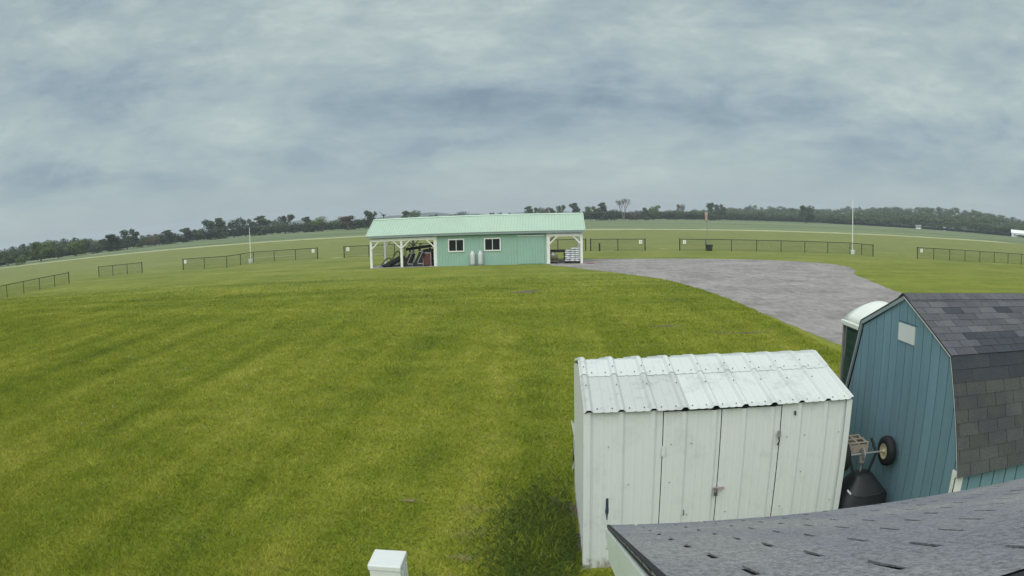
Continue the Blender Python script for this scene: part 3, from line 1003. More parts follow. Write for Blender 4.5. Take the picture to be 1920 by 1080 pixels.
def fence(pts, lab, ends=True):
    t = thing('chain_link_fence', (pts[0][0], pts[0][1], 0), lab, 'fence', 'black chain-link safety fences')
    n = len(pts)
    for i, (x, y) in enumerate(pts):
        big = i in (0, n - 1)
        r = 0.060 if big else 0.042
        MB().cyl((x, y, 0), (x, y, FH + (0.05 if big else 0.0)), r, r, 8).build('post', M['black_metal'], t)
    for a, b in zip(pts[:-1], pts[1:]):
        MB().cyl((a[0], a[1], FH - 0.02), (b[0], b[1], FH - 0.02), 0.034, None, 6).build('top_rail', M['black_metal'], t)
    mb = MB()
    for a, b in zip(pts[:-1], pts[1:]):
        L = math.hypot(b[0] - a[0], b[1] - a[1])
        ux, uy = (b[0] - a[0]) / L, (b[1] - a[1]) / L
        step, w = 0.14, 0.006
        H0, H1 = 0.06, FH - 0.05
        s0 = -(H1 - H0)
        while s0 < L:
            for sg in (1, -1):
                # diagonal wire from (s,H0) to (s+dh,H1)
                sa, sb, za, zb = s0, s0 + (H1 - H0), H0, H1
                if sg < 0:
                    za, zb = H1, H0
                ca, cb_ = max(sa, 0), min(sb, L)
                if cb_ - ca < 0.02:
                    continue
                k_ = (zb - za) / (sb - sa)
                z1, z2 = za + k_ * (ca - sa), za + k_ * (cb_ - sa)
                p1 = (a[0] + ux * ca, a[1] + uy * ca); p2 = (a[0] + ux * cb_, a[1] + uy * cb_)
                mb.add([(p1[0], p1[1], z1 - w), (p2[0], p2[1], z2 - w), (p2[0], p2[1], z2 + w), (p1[0], p1[1], z1 + w)], [(0, 1, 2, 3)])
            s0 += step
        mb.cyl((a[0], a[1], 0.06), (b[0], b[1], 0.06), 0.008, None, 4)
    o = mb.build('wire_mesh', M['mesh_wire'], t)
    o['kind'] = 'stuff'
    return t


def sign(x, y, lab):
    t = thing('fence_sign', (x, y, 0.75), lab, 'sign', 'square white signs on the fences')
    MB().box(x - 0.17, x + 0.17, y - 0.075, y - 0.06, 0.76, 1.14).build('plate', M['sign'], t)
    MB().box(x - 0.035, x + 0.035, y - 0.079, y - 0.0755, 0.86, 1.04).build('mark', M['grey_metal'], t)


fence(lerp_posts((-51.3, 38.0), (-53.0, 57.0), 6), 'chain-link fence running off the left edge of the frame')
fence(lerp_posts((-54.2, 64.9), (-47.7, 66.6), 3), 'short four-post chain-link fence second from the left')
fence(lerp_posts((-40.9, 66.3), (-34.2, 65.4), 2) + [(-34.15, 69.0), (-34.1, 72.7)] + lerp_posts((-34.1, 72.7), (-25.8, 73.2), 3)[1:], 'cornered chain-link fence around the short white pole left of the barn')
fence(lerp_posts((-22.4, 72.9), (4.35, 72.5), 9), 'long chain-link fence passing behind the mint barn')
fence(lerp_posts((4.86, 72.4), (10.7, 72.1), 2), 'two-span chain-link fence just right of the mint barn')
fence(lerp_posts((14.5, 72.0), (34.7, 70.0), 7) + [(35.2, 67.8), (35.6, 65.6)], 'long cornered chain-link fence beyond the gravel by the tall pole')
fence(lerp_posts((40.8, 63.7), (58.5, 60.2), 8), 'chain-link fence running off the right edge of the frame')
sign(-40.45, 66.2, 'square white sign at left end of the cornered left fence')
sign(-26.3, 73.15, 'square white sign at right end of the cornered left fence')
sign(-21.9, 72.85, 'square white sign just left of the barn corner post')
sign(10.2, 72.1, 'square white sign at right end of the two-span fence')
sign(15.0, 71.9, 'square white sign at left end of the fence by windsock')
sign(41.3, 63.55, 'square white sign on the rightmost fence')

# short post, poles, windsock
t = thing('marker_post', (5.75, 71.6, 0), 'short dark wooden post in front of the two-span fence', 'post')
MB().box(5.67, 5.83, 71.52, 71.68, 0, 0.80).build('post_shaft', M['black_metal'], t, bevel=0.01)
MB().box(5.65, 5.85, 71.50, 71.70, 0.80, 0.84).build('post_cap', M['pallet'], t)


def pole(x, y, h, r, lab, lean=0.0):
    t = thing('white_pole', (x, y, 0), lab, 'pole', 'white poles on the fence corners')
    pts = [(x + lean * (i / 8) ** 2, y, 0.15 + h * i / 8) for i in range(9)]
    m_ = MB()
    for i in range(8):
        m_.cyl(pts[i], pts[i + 1], r * (1 - 0.055 * i), r * (1 - 0.055 * (i + 1)), 8, i == 7)
    m_.build('shaft', M['white_wood'], t)
    MB().lathe([(0.0, 0.0), (0.27, 0.0), (0.30, 0.43), (0.285, 0.45), (0.27, 0.40), (0.0, 0.36)], (x + 0.02, y - 0.05, 0), (0, 0, 1), 18).build('base_bucket', M['white_metal'], t)


pole(-34.35, 72.35, 4.0, 0.055, 'short white pole in a bucket left of the barn', -0.05)
pole(34.85, 69.6, 6.1, 0.065, 'tall thin white pole in a bucket beyond the gravel', 0.12)

t = thing('windsock', (17.75, 72.6, 0), 'limp faded orange windsock on a thin pole behind the fence', 'windsock')
MB().cyl((17.75, 72.6, 0), (17.75, 72.6, 4.25), 0.035, 0.025, 8).build('pole', M['grey_metal'], t)
MB().cyl((18.15, 72.9, 0), (17.85, 72.65, 2.6), 0.018, None, 6).build('stay', M['grey_metal'], t)
mb = MB()
prof = [(0.15, 0.0), (0.165, -0.12), (0.15, -0.35), (0.12, -0.55), (0.14, -0.72), (0.10, -0.95), (0.08, -1.05)]
mb.lathe(prof, (17.66, 72.5, 4.2), (0, 0, 1), 12)
sock = mb.build('sock', M['orange'], t, True, solid=0.004)
MB().lathe([(0.15, -0.015), (0.165, 0.0), (0.15, 0.015)], (17.66, 72.5, 4.2), (0, 0, 1), 14).build('hoop', M['grey_metal'], t)
MB().lathe([(0.158, -0.28), (0.150, -0.38)], (17.66, 72.5, 4.2), (0, 0, 1), 12).build('dark_band', M['maroon'], t, True)
t = thing('refuse_bin', (17.75, 71.6, 0), 'dark green bin standing at the fence below the windsock', 'bin')
MB().hexa([(17.50, 71.3, 0.02), (18.0, 71.3, 0.02), (18.0, 71.8, 0.02), (17.50, 71.8, 0.02), (17.44, 71.24, 0.62), (18.06, 71.24, 0.62), (18.06, 71.86, 0.62), (17.44, 71.86, 0.62)]).build('body', M['bin'], t, bevel=0.02)
MB().box(17.41, 18.09, 71.2, 71.9, 0.62, 0.70).build('lid', M['bin'], t, bevel=0.02)
# bird-topped pole behind the barn's left end
t = thing('weather_mast', (-15.1, 62.5, 0), 'dark mast with a small wind vane behind the barn roof end', 'mast')
MB().cyl((-15.1, 62.5, 0), (-15.1, 62.5, 4.5), 0.035, 0.03, 8).build('mast_pole', M['black_metal'], t)
MB().cyl((-15.38, 62.5, 4.43), (-14.82, 62.5, 4.43), 0.03, None, 6).build('crossarm', M['black_metal'], t)
MB().lathe([(0.0, 0.0), (0.10, 0.02), (0.10, 0.13), (0.0, 0.15)], (-15.1, 62.5, 4.3), (0, 0, 1), 10).build('sensor', M['black_metal'], t)
MB().beam((-15.5, 62.5, 4.75), (-15.15, 62.5, 4.45), 0.03, 0.10, (0, 1, 0)).build('vane', M['black_metal'], t)


# ------------------------------------------------------------------ white steel shed
SX0, SX1, SY0, SY1, SE = 0.37, 3.31, 6.48, 8.86, 1.83
SR, SRY = 2.10, 7.67
shed = thing('white_steel_shed', ((SX0 + SX1) / 2, 7.67, 0), 'white ribbed steel shed with weathered metal roof in the foreground', 'shed')
PITCH = (SX1 - SX0 - 0.02) / 9.0


def shed_profile(x0, x1, amp=0.020, base=0.0):
    out = []
    i0 = int(math.floor((x0 - SX0) / PITCH)) - 1
    for i in range(i0, i0 + 14):
        xr = SX0 + 0.035 + i * PITCH
        for dx, h in ((-0.045, 0), (-0.018, 1), (0.018, 1), (0.045, 0), (PITCH * 0.36, 0), (PITCH * 0.36 + 0.012, 0.16), (PITCH * 0.36 + 0.03, 0.16), (PITCH * 0.36 + 0.042, 0),
                      (PITCH * 0.62, 0), (PITCH * 0.62 + 0.012, 0.16), (PITCH * 0.62 + 0.03, 0.16), (PITCH * 0.62 + 0.042, 0)):
            out.append((xr + dx, base + h * amp))
    ins = [p for p in out if x0 < p[0] < x1]
    def hat(x):
        for a, b in zip(out[:-1], out[1:]):
            if a[0] <= x <= b[0]:
                return a[1] + (b[1] - a[1]) * (x - a[0]) / max(1e-9, b[0] - a[0])
        return base
    return [(x0, hat(x0))] + ins + [(x1, hat(x1))]


def shed_panel(name, x0, x1, y, z0, z1, parent, sgn=-1, m=None):
    pr = shed_profile(x0, x1)
    mb = MB()
    mb.sheet([[(x, y + sgn * h, z0) for x, h in pr], [(x, y + sgn * h, z1) for x, h in pr]])
    return mb.build(name, m or M['shed_wall'], parent, solid=0.004)


MB().box(SX0 + 0.03, SX1 - 0.03, SY0 + 0.03, SY1 - 0.03, -0.02, SE - 0.02).build('core', M['seam'], shed)
shed_panel('wall_panel', SX0 + 0.01, 1.158, SY0, 0.0, SE - 0.005, shed)
shed_panel('wall_panel', 2.468, SX1 - 0.01, SY0, 0.0, SE - 0.005, shed)
dl = shed_panel('door', 1.168, 1.778, SY0 + 0.004, 0.04, SE - 0.03, shed)
dr = shed_panel('door', 1.788, 2.458, SY0 + 0.004, 0.04, SE - 0.03, shed)
shed_panel('back_panel', SX0 + 0.01, SX1 - 0.01, SY1, 0.0, SE - 0.005, shed, 1)
# hasp, padlock, plate and hinge
hp = MB().box(1.735, 1.86, SY0 - 0.034, SY0 - 0.022, 0.905, 0.935).build('hasp', M['rusty'], dr)
MB().box(1.742, 1.782, SY0 - 0.065, SY0 - 0.036, 0.845, 0.895).build('padlock', M['lock'], dr, bevel=0.004)
mb = MB()
mb.path([(1.749, SY0 - 0.05, 0.89), (1.749, SY0 - 0.05, 0.925), (1.755, SY0 - 0.05, 0.938), (1.769, SY0 - 0.05, 0.938), (1.775, SY0 - 0.05, 0.925), (1.775, SY0 - 0.05, 0.89)], 0.004, 6)
mb.build('shackle', M['lock'], dr)
MB().box(2.425, 2.465, SY0 - 0.030, SY0 - 0.022, 1.46, 1.53).build('hinge_plate', M['grey_metal'], dr)
MB().path([(2.44, SY0 - 0.03, 1.455), (2.455, SY0 - 0.032, 1.42), (2.435, SY0 - 0.03, 1.37)], 0.007, 6).build('hook', M['black_metal'], dr)
MB().box(1.155, 1.185, SY0 - 0.028, SY0 - 0.021, 1.33, 1.44).build('hinge_plate', M['shed_wall'], dl)
MB().path([(1.42, SY0 - 0.026, 0.69), (1.427, SY0 - 0.034, 0.68), (1.427, SY0 - 0.034, 0.635), (1.42, SY0 - 0.026, 0.625)], 0.005, 6).build('handle', M['black_metal'], dl)
MB().path([(2.62, SY0 - 0.012, 1.735), (2.625, SY0 - 0.014, 1.69)], 0.010, 6).build('drilled_hole', M['seam'], shed)
# blue bare patch where paint has come off
rr = random.Random(21)
zs = [0.87, 0.85, 0.82, 0.79, 0.75, 0.72, 0.69, 0.67, 0.655, 0.64, 0.63, 0.615]
wd = [0.020, 0.024, 0.022, 0.026, 0.030, 0.034, 0.024, 0.010, 0.014, 0.008, 0.012, 0.004]
mb = MB()
L_ = [(0.600 - w * 0.45 - rr.uniform(0, 0.004), SY0 - 0.0035, z) for z, w in zip(zs, wd)]
R_ = [(0.600 + w * 0.6 + rr.uniform(0, 0.004), SY0 - 0.0035, z) for z, w in zip(zs, wd)]
mb.sheet([L_, R_])
mb.build('bare_metal_patch', M['chip'], shed)
# side walls with gable tops, corner trims
for x, sg in ((SX0, -1), (SX1, 1)):
    mb = MB()
    ys = [SY0 + (SY1 - SY0) * i / 32 for i in range(33)]
    def top(y): return SE + (SR - 0.03 - SE) * (1 - abs(y - SRY) / (SRY - SY0))
    prof = [(x + sg * (0.014 if i % 4 == 2 else 0.0), y) for i, y in enumerate(ys)]
    mb.sheet([[(a, b, 0.0) for a, b in prof], [(a, b, max(SE - 0.02, top(b) - 0.02)) for a, b in prof]])
    mb.build('side_wall', M['shed_wall'], shed, solid=0.004)
for x in (SX0, SX1):
    mb = MB()
    s = -1 if x == SX0 else 1
    mb.box(x + s * 0.016, x + s * 0.021, SY0 - 0.026, SY0 + 0.075, 0.0, SE - 0.012)
    mb.box(min(x + s * 0.021, x - s * 0.05), max(x + s * 0.021, x - s * 0.05), SY0 - 0.029, SY0 - 0.0235, 0.0, SE - 0.012)
    mb.build('corner_trim', M['shed_wall'], shed)
MB().prism([(SX0 - 0.045, 0.30), (SX0 - 0.010, 0.62), (SX0 - 0.005, 0.95), (SX0 - 0.06, 1.02), (SX0 - 0.022, 0.80), (SX0 - 0.030, 0.35)], 1, SY1 - 0.1, SY1 + 0.01).build('bent_flap', M['shed_wall'], shed)


def slope_sheet(mb, x0, x1, y_lo, z_lo, y_hi, z_hi, amp, lift=0.0, n=2):
    pr = shed_profile(x0, x1, amp)
    L = math.hypot(y_hi - y_lo, z_hi - z_lo)
    sg = 1 if y_hi > y_lo else -1
    ny, nz = -sg * (z_hi - z_lo) / L, abs(y_hi - y_lo) / L
    rows = []
    for k_ in range(n):
        t = k_ / (n - 1)
        y, z = y_lo + (y_hi - y_lo) * t, z_lo + (z_hi - z_lo) * t
        rows.append([(x, y + ny * (h + lift), z + nz * (h + lift)) for x, h in pr])
    mb.sheet(rows)


OV = 0.055
zlo = SE - OV * (SR - SE) / (SRY - SY0) + 0.015
bounds = [SX0 - 0.015, SX0 + 0.09 + 3 * PITCH, SX0 + 0.09 + 6 * PITCH, SX1 + 0.02]
capf = 0.36
for i in range(3):
    xa, xb = bounds[i], bounds[i + 1]
    for side in (0, 1):
        ylo = SY0 - OV if side == 0 else SY1 + OV
        mb = MB(); slope_sheet(mb, xa, xb + (0.03 if i < 2 else 0), ylo, zlo, SRY, SR, 0.028, 0.002 * i, 6)
        mb.build('roof_sheet', M['shed_roof_grimy'] if i == 0 else M['shed_roof'], shed, solid=0.003)
    # formed ridge cap lapping both slopes
    pr = shed_profile(xa, xb + (0.03 if i < 2 else 0), 0.030)
    mb = MB()
    rows = []
    D = (SRY - SY0 + OV)
    for s_ in (-1, 1):
        for f_ in ((capf, 0.2, 0.06, 0.02) if s_ < 0 else (0.0, 0.06, 0.2, capf)):
            y = SRY + s_ * f_ * D
            z = SR - f_ * (SR - zlo) - (0.010 if f_ == 0.0 else 0.0)
            rows.append([(x, y, z + h + 0.008 + 0.002 * i) for x, h in pr])
    mb.sheet(rows)
    mb.build('ridge_cap', M['shed_roof'], shed, solid=0.003)
mb = MB()
for i in range(10):
    xr = SX0 + 0.035 + i * PITCH
    for dx in (0.085, 0.235, 0.0):
        for f_ in ((0.05, 0.70) if dx else (0.42, 0.77)):
            x = xr + dx
            if x > SX1 - 0.01: continue
            y = SY0 - OV + f_ * D
            z = zlo + f_ * (SR - zlo) + (0.036 if not dx else 0.006) + (0.008 if f_ > 0.64 else 0)
            mb.cyl((x, y, z), (x, y, z + 0.010), 0.0075, 0.005, 6)
mb.build('roof_screws', M['screw'], shed)['kind'] = 'stuff'
mb = MB()
for i in range(9):
    xr = SX0 + 0.035 + i * PITCH
    for z in (0.25, 0.62, 1.02, 1.45):
        x = xr + (0.09 if i % 2 else 0.2)
        if rr.random() < 0.55:
            mb.cyl((x, SY0 - 0.001, z), (x, SY0 - 0.010, z), 0.0055, None, 6)
mb.build('wall_screws', M['screw'], shed)['kind'] = 'stuff'

# ------------------------------------------------------------------ blue gambrel shed
GX0, GX1 = 4.18, 7.9
AY, AZ = 6.78, 2.915
BRK_N, BRK_F = (5.63, 2.43), (7.95, 2.44)
EAV_N, EAV_F = (5.16, 1.27), (8.40, 1.27)
gam = thing('gambrel_shed', (6.0, 6.78, 0), 'blue gambrel-roofed shed with dark shingles at the right', 'shed')
outline = [(5.235, 0.0), (8.325, 0.0), (8.325, 1.25), (7.90, 2.40), (AY, AZ - 0.045), (5.685, 2.40), (5.235, 1.25)]


def clip_strip(poly, lo_, hi_):
    def clip(pl, f):
        out = []
        for i in range(len(pl)):
            a, b = pl[i], pl[(i + 1) % len(pl)]
            fa, fb = f(a), f(b)
            if fa >= 0: out.append(a)
            if (fa > 0 and fb < 0) or (fa < 0 and fb > 0):
                t = fa / (fa - fb)
                out.append((a[0] + (b[0] - a[0]) * t, a[1] + (b[1] - a[1]) * t))
        return out
    return clip(clip(poly, lambda p: p[0] - lo_), lambda p: hi_ - p[0])


MB().prism(outline, 0, GX0 + 0.012, GX1 - 0.012).build('core', M['groove'], gam)
g0 = 7.93 - 0.2032 * 14
i = 0
y = g0
while y < 8.33:
    p = clip_strip(outline, y + 0.007, y + 0.2032 - 0.007)
    if len(p) >= 3:
        MB().prism(p, 0, GX0 - 0.002, GX0 + 0.011).build('plank', M['blue_siding'], gam)
        p2 = [(a, b) for a, b in p]
        MB().prism(p2, 0, GX1 - 0.011, GX1 + 0.002).build('plank', M['blue_siding'], gam)
    y += 0.2032
x = GX0
while x < GX1 - 0.05:
    MB().box(x + 0.009, min(x + 0.2032 - 0.007, GX1 - 0.01), 5.220, 5.2345, 0.0, 1.25).build('plank', M['blue_siding'], gam)
    x += 0.2032
MB().box(GX0 - 0.006, GX0 - 0.0025, 6.43, 6.90, 2.605, 2.613).build('siding_joint', M['groove'], gam)
# white corner board, vent panel, rake boards
MB().box(GX0 - 0.022, GX0 - 0.003, 5.20, 5.29, 0, 1.30).build('corner_board', M['white_wood'], gam)
MB().box(GX0 - 0.022, GX0 + 0.09, 5.197, 5.2195, 0, 1.24).build('corner_board', M['white_wood'], gam)
MB().box(GX0 - 0.016, GX0 - 0.003, 6.493, 6.897, 2.383, 2.590).build('vent_cover', M['white_metal'], gam)
rake = [EAV_N, BRK_N, (AY, AZ), BRK_F, EAV_F]
for a, b in zip(rake[:-1], rake[1:]):
    far_side = a[0] >= AY - 0.01
    w = 0.055 if far_side else 0.028
    MB().beam((GX0 - 0.018, a[0], a[1] - w / 2 + 0.012), (GX0 - 0.018, b[0], b[1] - w / 2 + 0.012), 0.03, w, (0, 0, 1)).build('rake_board', M['soffit'] if far_side else M['white_wood'], gam)
roof_n = None
for (a, b) in zip(rake[:-1], rake[1:]):
    d2 = Vector((0, b[0] - a[0], b[1] - a[1])).normalized()
    nn = Vector((0, -d2.z, d2.y))
    if nn.z < 0: nn = -nn
    mb = MB()
    th = 0.02
    A = Vector((0, a[0], a[1])); B = Vector((0, b[0], b[1]))
    mb.hexa([(GX0 - 0.035, *A.yz), (GX1 + 0.04, *A.yz), (GX1 + 0.04, *B.yz), (GX0 - 0.035, *B.yz),
             (GX0 - 0.035, *(A + nn * th).yz), (GX1 + 0.04, *(A + nn * th).yz), (GX1 + 0.04, *(B + nn * th).yz), (GX0 - 0.035, *(B + nn * th).yz)])
    o = mb.build('roof_slope', M['underlay'] if a[0] < AY - 0.01 else M['shingle_low'], gam)
    if a == EAV_N: roof_lo = o
    elif a == BRK_N: roof_up = o
    else: roof_far = o


def tab_mesh(name, w, h, th, m):
    """a shingle tab: x across, y up the slope, z out; thicker at the butt"""
    mb = MB().hexa([(0, 0, 0.001), (w, 0, 0.001), (w, h, 0.001), (0, h, 0.001), (0, 0, th), (w, 0, th), (w, h, 0.002), (0, h, 0.002)])
    me = bpy.data.meshes.new(name)
    me.from_pydata(mb.v, [], mb.f)
    me.materials.append(m)
    return me


def lay_tab(me, parent, origin, U, V, u, v, jit):
    o = bpy.data.objects.new('shingle', me)
    col.objects.link(o)
    o.parent = parent
    Nn = U.cross(V).normalized()
    p = origin + U * u + V * v + Nn * jit - ORG[parent.name]
    o.matrix_local = Matrix(((U.x, V.x, Nn.x, p.x), (U.y, V.y, Nn.y, p.y), (U.z, V.z, Nn.z, p.z), (0, 0, 0, 1)))
    return o


def lay_roof(parent, origin, U, V, W, courses, ex, tabw, gap, mesh_for, first_off, seed, th=0.007):
    rr = random.Random(seed)
    cache = {}
    for c in range(courses):
        off = first_off + (tabw / 2 if c % 2 else 0.0)
        u = -((tabw - off) % tabw) if off else 0.0
        while u < W - 0.02:
            ua, ub = max(0.0, u), min(W, u + tabw - gap)
            if ub - ua > 0.03:
                m = mesh_for(c, (ua + ub) / 2, rr)
                key = (round(ub - ua, 3), m.name)
                if key not in cache:
                    cache[key] = tab_mesh('shingle', ub - ua, ex + 0.02, th, m)
                lay_tab(cache[key], parent, origin, U, V, ua, c * ex + rr.uniform(-0.0015, 0.0015), rr.uniform(0.0, 0.0012))
            u += tabw


U = Vector((1, 0, 0))
V = Vector((0, BRK_N[0] - EAV_N[0], BRK_N[1] - EAV_N[1]))
Ls = V.length; V.normalize()
nn = U.cross(V)
Wg = GX1 - GX0 + 0.09
org = Vector((GX0 - 0.045, EAV_N[0], EAV_N[1])) + nn * 0.021 - V * 0.015
ex = 0.140
lay_roof(roof_lo, org, U, V, Wg, 7, ex, 0.305, 0.007, lambda c, u, r: M['shingle_low'], 0.19, 1)
lay_roof(roof_lo, org + V * 7 * ex, U, V, Wg, 2, 0.140, 0.61, 0.004, lambda c, u, r: M['shingle_band'], 0.30, 2)
V2 = Vector((0, AY - BRK_N[0], AZ - BRK_N[1]))
L2 = V2.length; V2.normalize()
nn2 = U.cross(V2)
org2 = Vector((GX0 - 0.045, BRK_N[0], BRK_N[1])) + nn2 * 0.021 - V2 * 0.02


def up_mat(c, u, r):
    if c in (1, 2) and 0.45 < u < 1.35: return M['shingle_dark']
    if c == 6 and (0.32 < u < 0.72 or 1.25 < u < 1.75): return M['shingle_dark']
    if c == 0 and 0.5 < u < 1.4: return M['shingle_dark']
    return M['shingle_top']


lay_roof(roof_up, org2, U, V2, Wg, 9, 0.136, 0.305, 0.007, up_mat, 0.12, 3)
# ridge caps
for s in (-1, 1):
    e2 = Vector((0, s * (AY - BRK_N[0]), -(AZ - BRK_N[1]))).normalized()
    x = GX0 - 0.045
    k = 0
    cw = 0.145
    Uc = Vector((-1, 0, 0)) if s < 0 else Vector((1, 0, 0))
    while x < GX1 + 0.03:
        mb = MB()
        nrm = Vector((0, e2.z * -1, e2.y)) if False else Vector((0, s * (AZ - BRK_N[1]), abs(AY - BRK_N[0]))).normalized()
        a = Vector((x, AY, AZ)) + nrm * 0.030
        b = a + Vector((cw - 0.006, 0, 0)); c = b + e2 * 0.15 + Vector((0.02, 0, 0)); d_ = a + e2 * 0.15 + Vector((0.02, 0, 0))
        h = nrm * 0.006
        mb.hexa([a, b, c, d_, a + h, b + h, c + h, d_ + h])
        mb.build('ridge_shingle', M['shingle_top'], roof_up if s < 0 else roof_far)
        x += cw
        k += 1

# ------------------------------------------------------------------ portable toilet behind the sheds
PX0, PX1, PY0, PY1 = 4.70, 5.82, 8.48, 9.62
john = thing('portable_toilet', (5.26, 9.05, 0), 'dark green portable toilet with domed white roof behind the blue shed', 'toilet')
MB().box(PX0 + 0.03, PX1 - 0.03, PY0 + 0.03, PY1 - 0.03, 0.08, 2.12).build('body', M['john_green'], john)
for i in range(4):
    ya = PY0 + 0.07 + i * 0.26
    MB().box(PX0 + 0.005, PX0 + 0.0285, ya, ya + 0.23, 0.2, 1.62).build('wall_panel', M['john_green'], john, bevel=0.008)
for zz in (1.70, 1.84, 1.98):
    MB().box(PX0 + 0.008, PX0 + 0.0285, PY0 + 0.1, PY1 - 0.1, zz, zz + 0.075).build('vent_slat', M['john_green'], john)
for x in (PX0, PX1):
    for y in (PY0, PY1):
        MB().box(x - 0.012, x + 0.035, y - 0.012, y + 0.035, 0.0, 2.12).build('corner_post', M['grey_metal'] if (x == PX0 and y == PY1) else M['john_green'], john)
MB().box(PX0 - 0.03, PX1 + 0.03, PY0 - 0.03, PY1 + 0.03, 0.0, 0.079).build('skid_base', M['dark_plastic'], john)
MB().box(PX0 - 0.05, PX1 + 0.05, PY0 - 0.05, PY1 + 0.05, 2.121, 2.20).build('roof_rim', M['john_white'], john, bevel=0.015)
mb = MB()
rows = []
n = 16
for j in range(7):
    y = PY0 - 0.03 + (PY1 - PY0 + 0.06) * j / 6
    rows.append([(PX0 - 0.02 + (PX1 - PX0 + 0.04) * i / n, y, 2.195 + (0.30 - (0.05 if j in (0, 6) else 0)) * math.sin(math.pi * i / n) ** 0.75 + (0.012 if j % 2 else 0)) for i in range(n + 1)])
mb.sheet(rows)
mb.build('roof_dome', M['john_white'], john, True, solid=0.01)
MB().cyl((5.55, 8.7, 2.3), (5.55, 8.7, 2.62), 0.05, None, 10).build('vent_pipe', M['john_white'], john)

# ------------------------------------------------------------------ overturned spreader between the sheds
SPY, SPZ = 6.70, 1.06
sp = thing('tow_spreader', (3.75, 6.7, 0), 'overturned black tow-behind spreader with cream wheel hubs between the sheds', 'spreader')


def wheel(x):
    w = MB().lathe([(0.095, -0.055), (0.145, -0.062), (0.178, -0.045), (0.188, 0.0), (0.178, 0.045), (0.145, 0.062), (0.095, 0.055)], (x, SPY, SPZ), (1, 0, 0), 28).build('wheel', M['tyre'], sp, True)
    MB().lathe([(0.0, -0.035), (0.035, -0.04), (0.06, -0.030), (0.088, -0.036), (0.097, -0.058), (0.100, -0.05), (0.100, 0.05), (0.088, 0.036), (0.0, 0.035)], (x, SPY, SPZ), (1, 0, 0), 24).build('rim', M['cream'], w, True)
    MB().lathe([(0.0, -0.075), (0.020, -0.072), (0.024, -0.03), (0.0, -0.03)], (x, SPY, SPZ), (1, 0, 0), 12).build('hub', M['cream'], w)


wheel(4.06)
wheel(3.40)
MB().cyl((3.38, SPY, SPZ), (4.06, SPY, SPZ), 0.013, None, 10).build('axle', M['grey_metal'], sp)
mb = MB().lathe([(0.0, -0.02), (0.045, -0.022), (0.075, -0.012), (0.085, 0.0), (0.075, 0.012), (0.045, 0.022), (0.0, 0.02)], (3.70, SPY, SPZ), (1, 0, 0), 22)
mb.build('gear', M['grey_metal'], sp)
MB().lathe([(0.0, 0.0), (0.045, 0.0), (0.045, 0.09), (0.012, 0.12), (0.012, 0.30), (0.0, 0.30)], (3.70, SPY + 0.01, SPZ - 0.02), (0, 0, -1), 12).build('gearbox', M['grey_metal'], sp)
for x in (3.50, 3.90):
    MB().beam((x, SPY, SPZ - 0.005), (3.70 + (x - 3.70) * 0.5, SPY - 0.02, 0.80), 0.03, 0.02, (0, 1, 0)).build('frame_bar', M['black_metal'], sp)
    MB().beam((x, SPY, SPZ - 0.005), (x, SPY + 0.18, SPZ + 0.12), 0.03, 0.02).build('frame_bar', M['black_metal'], sp)
# slotted tan tray on top
mb = MB()
tx0, tx1, ty0, ty1, tz = 3.52, 3.80, 6.76, 7.06, 1.185
for y in (ty0, (ty0 + ty1) / 2 - 0.012, ty1 - 0.025):
    mb.box(tx0, tx1, y, y + 0.025, tz - 0.012, tz)
for x in (tx0, (tx0 + tx1) / 2 - 0.012, tx1 - 0.025):
    mb.box(x, x + 0.025, ty0, ty1, tz - 0.030, tz - 0.0125)
mb.build('grate', M['tan'], sp)
mb = MB()
mb.box(tx0, tx1, ty0, ty0 + 0.012, tz - 0.13, tz - 0.031).box(tx0, tx1, ty1 - 0.012, ty1, tz - 0.13, tz - 0.031)
mb.box(tx0, tx0 + 0.012, ty0 + 0.013, ty1 - 0.013, tz - 0.13, tz - 0.031).box(tx1 - 0.012, tx1, ty0 + 0.013, ty1 - 0.013, tz - 0.13, tz - 0.031)
mb.build('tray_side', M['tan'], sp)
# hopper, mouth down
mb = MB()
hx, hy = 3.71, 6.66
levels = [(0.001, 0.001, 0.835), (0.13, 0.11, 0.83), (0.15, 0.13, 0.80), (0.30, 0.25, 0.64), (0.335, 0.28, 0.60), (0.35, 0.30, 0.30), (0.355, 0.305, 0.28), (0.385, 0.335, 0.27), (0.385, 0.335, 0.0)]
rows = []
for (a, b, z) in levels:
    row = []
    for i in range(25):
        th = 2 * math.pi * i / 24
        def se(c, e): return math.copysign(abs(c) ** e, c)
        row.append((hx + a * se(math.cos(th), 0.5), hy + b * se(math.sin(th), 0.5), z))
    rows.append(row)
mb.sheet(rows)
mb.build('hopper', M['dark_plastic'], sp, True)
MB().path([(3.42, 6.43, 0.72), (3.48, 6.37, 0.665), (3.62, 6.36, 0.645), (3.84, 6.37, 0.645), (3.96, 6.42, 0.67)], 0.008, 6).build('guard_rod', M['black_metal'], sp)
MB().beam((3.405, 6.42, 0.735), (3.45, 6.395, 0.69), 0.03, 0.012).build('rod_clip', M['white_metal'], sp)
mb = MB()
for k_ in range(9):
    mb.box(3.60 + k_ * 0.028, 3.60 + k_ * 0.028 + 0.020, 6.3500, 6.3560, 0.435 + (0.004 if k_ % 2 else 0), 0.445 + (0.012 if k_ > 5 else 0))
mb.build('red_lettering', M['red_print'], sp)

# ------------------------------------------------------------------ grey shingled roof below the camera
az, sl_ = R(-3.28), R(24.2)
U = Vector((math.cos(az), math.sin(az), 0))
nh = Vector((-U.y, U.x, 0))
V = -nh * math.cos(sl_) + Vector((0, 0, math.sin(sl_)))
Nn = V.cross(U)
E0 = Vector((0.270, 2.761, 2.377))
porch = thing('foreground_building', (2.4, 1.2, 0), 'low building with grey shingled roof and white fascia in the right foreground', 'building')
WP, LP = 4.6, 3.1


def pr_(u, v, w=0.0):
    return E0 + U * u + V * v + Nn * w


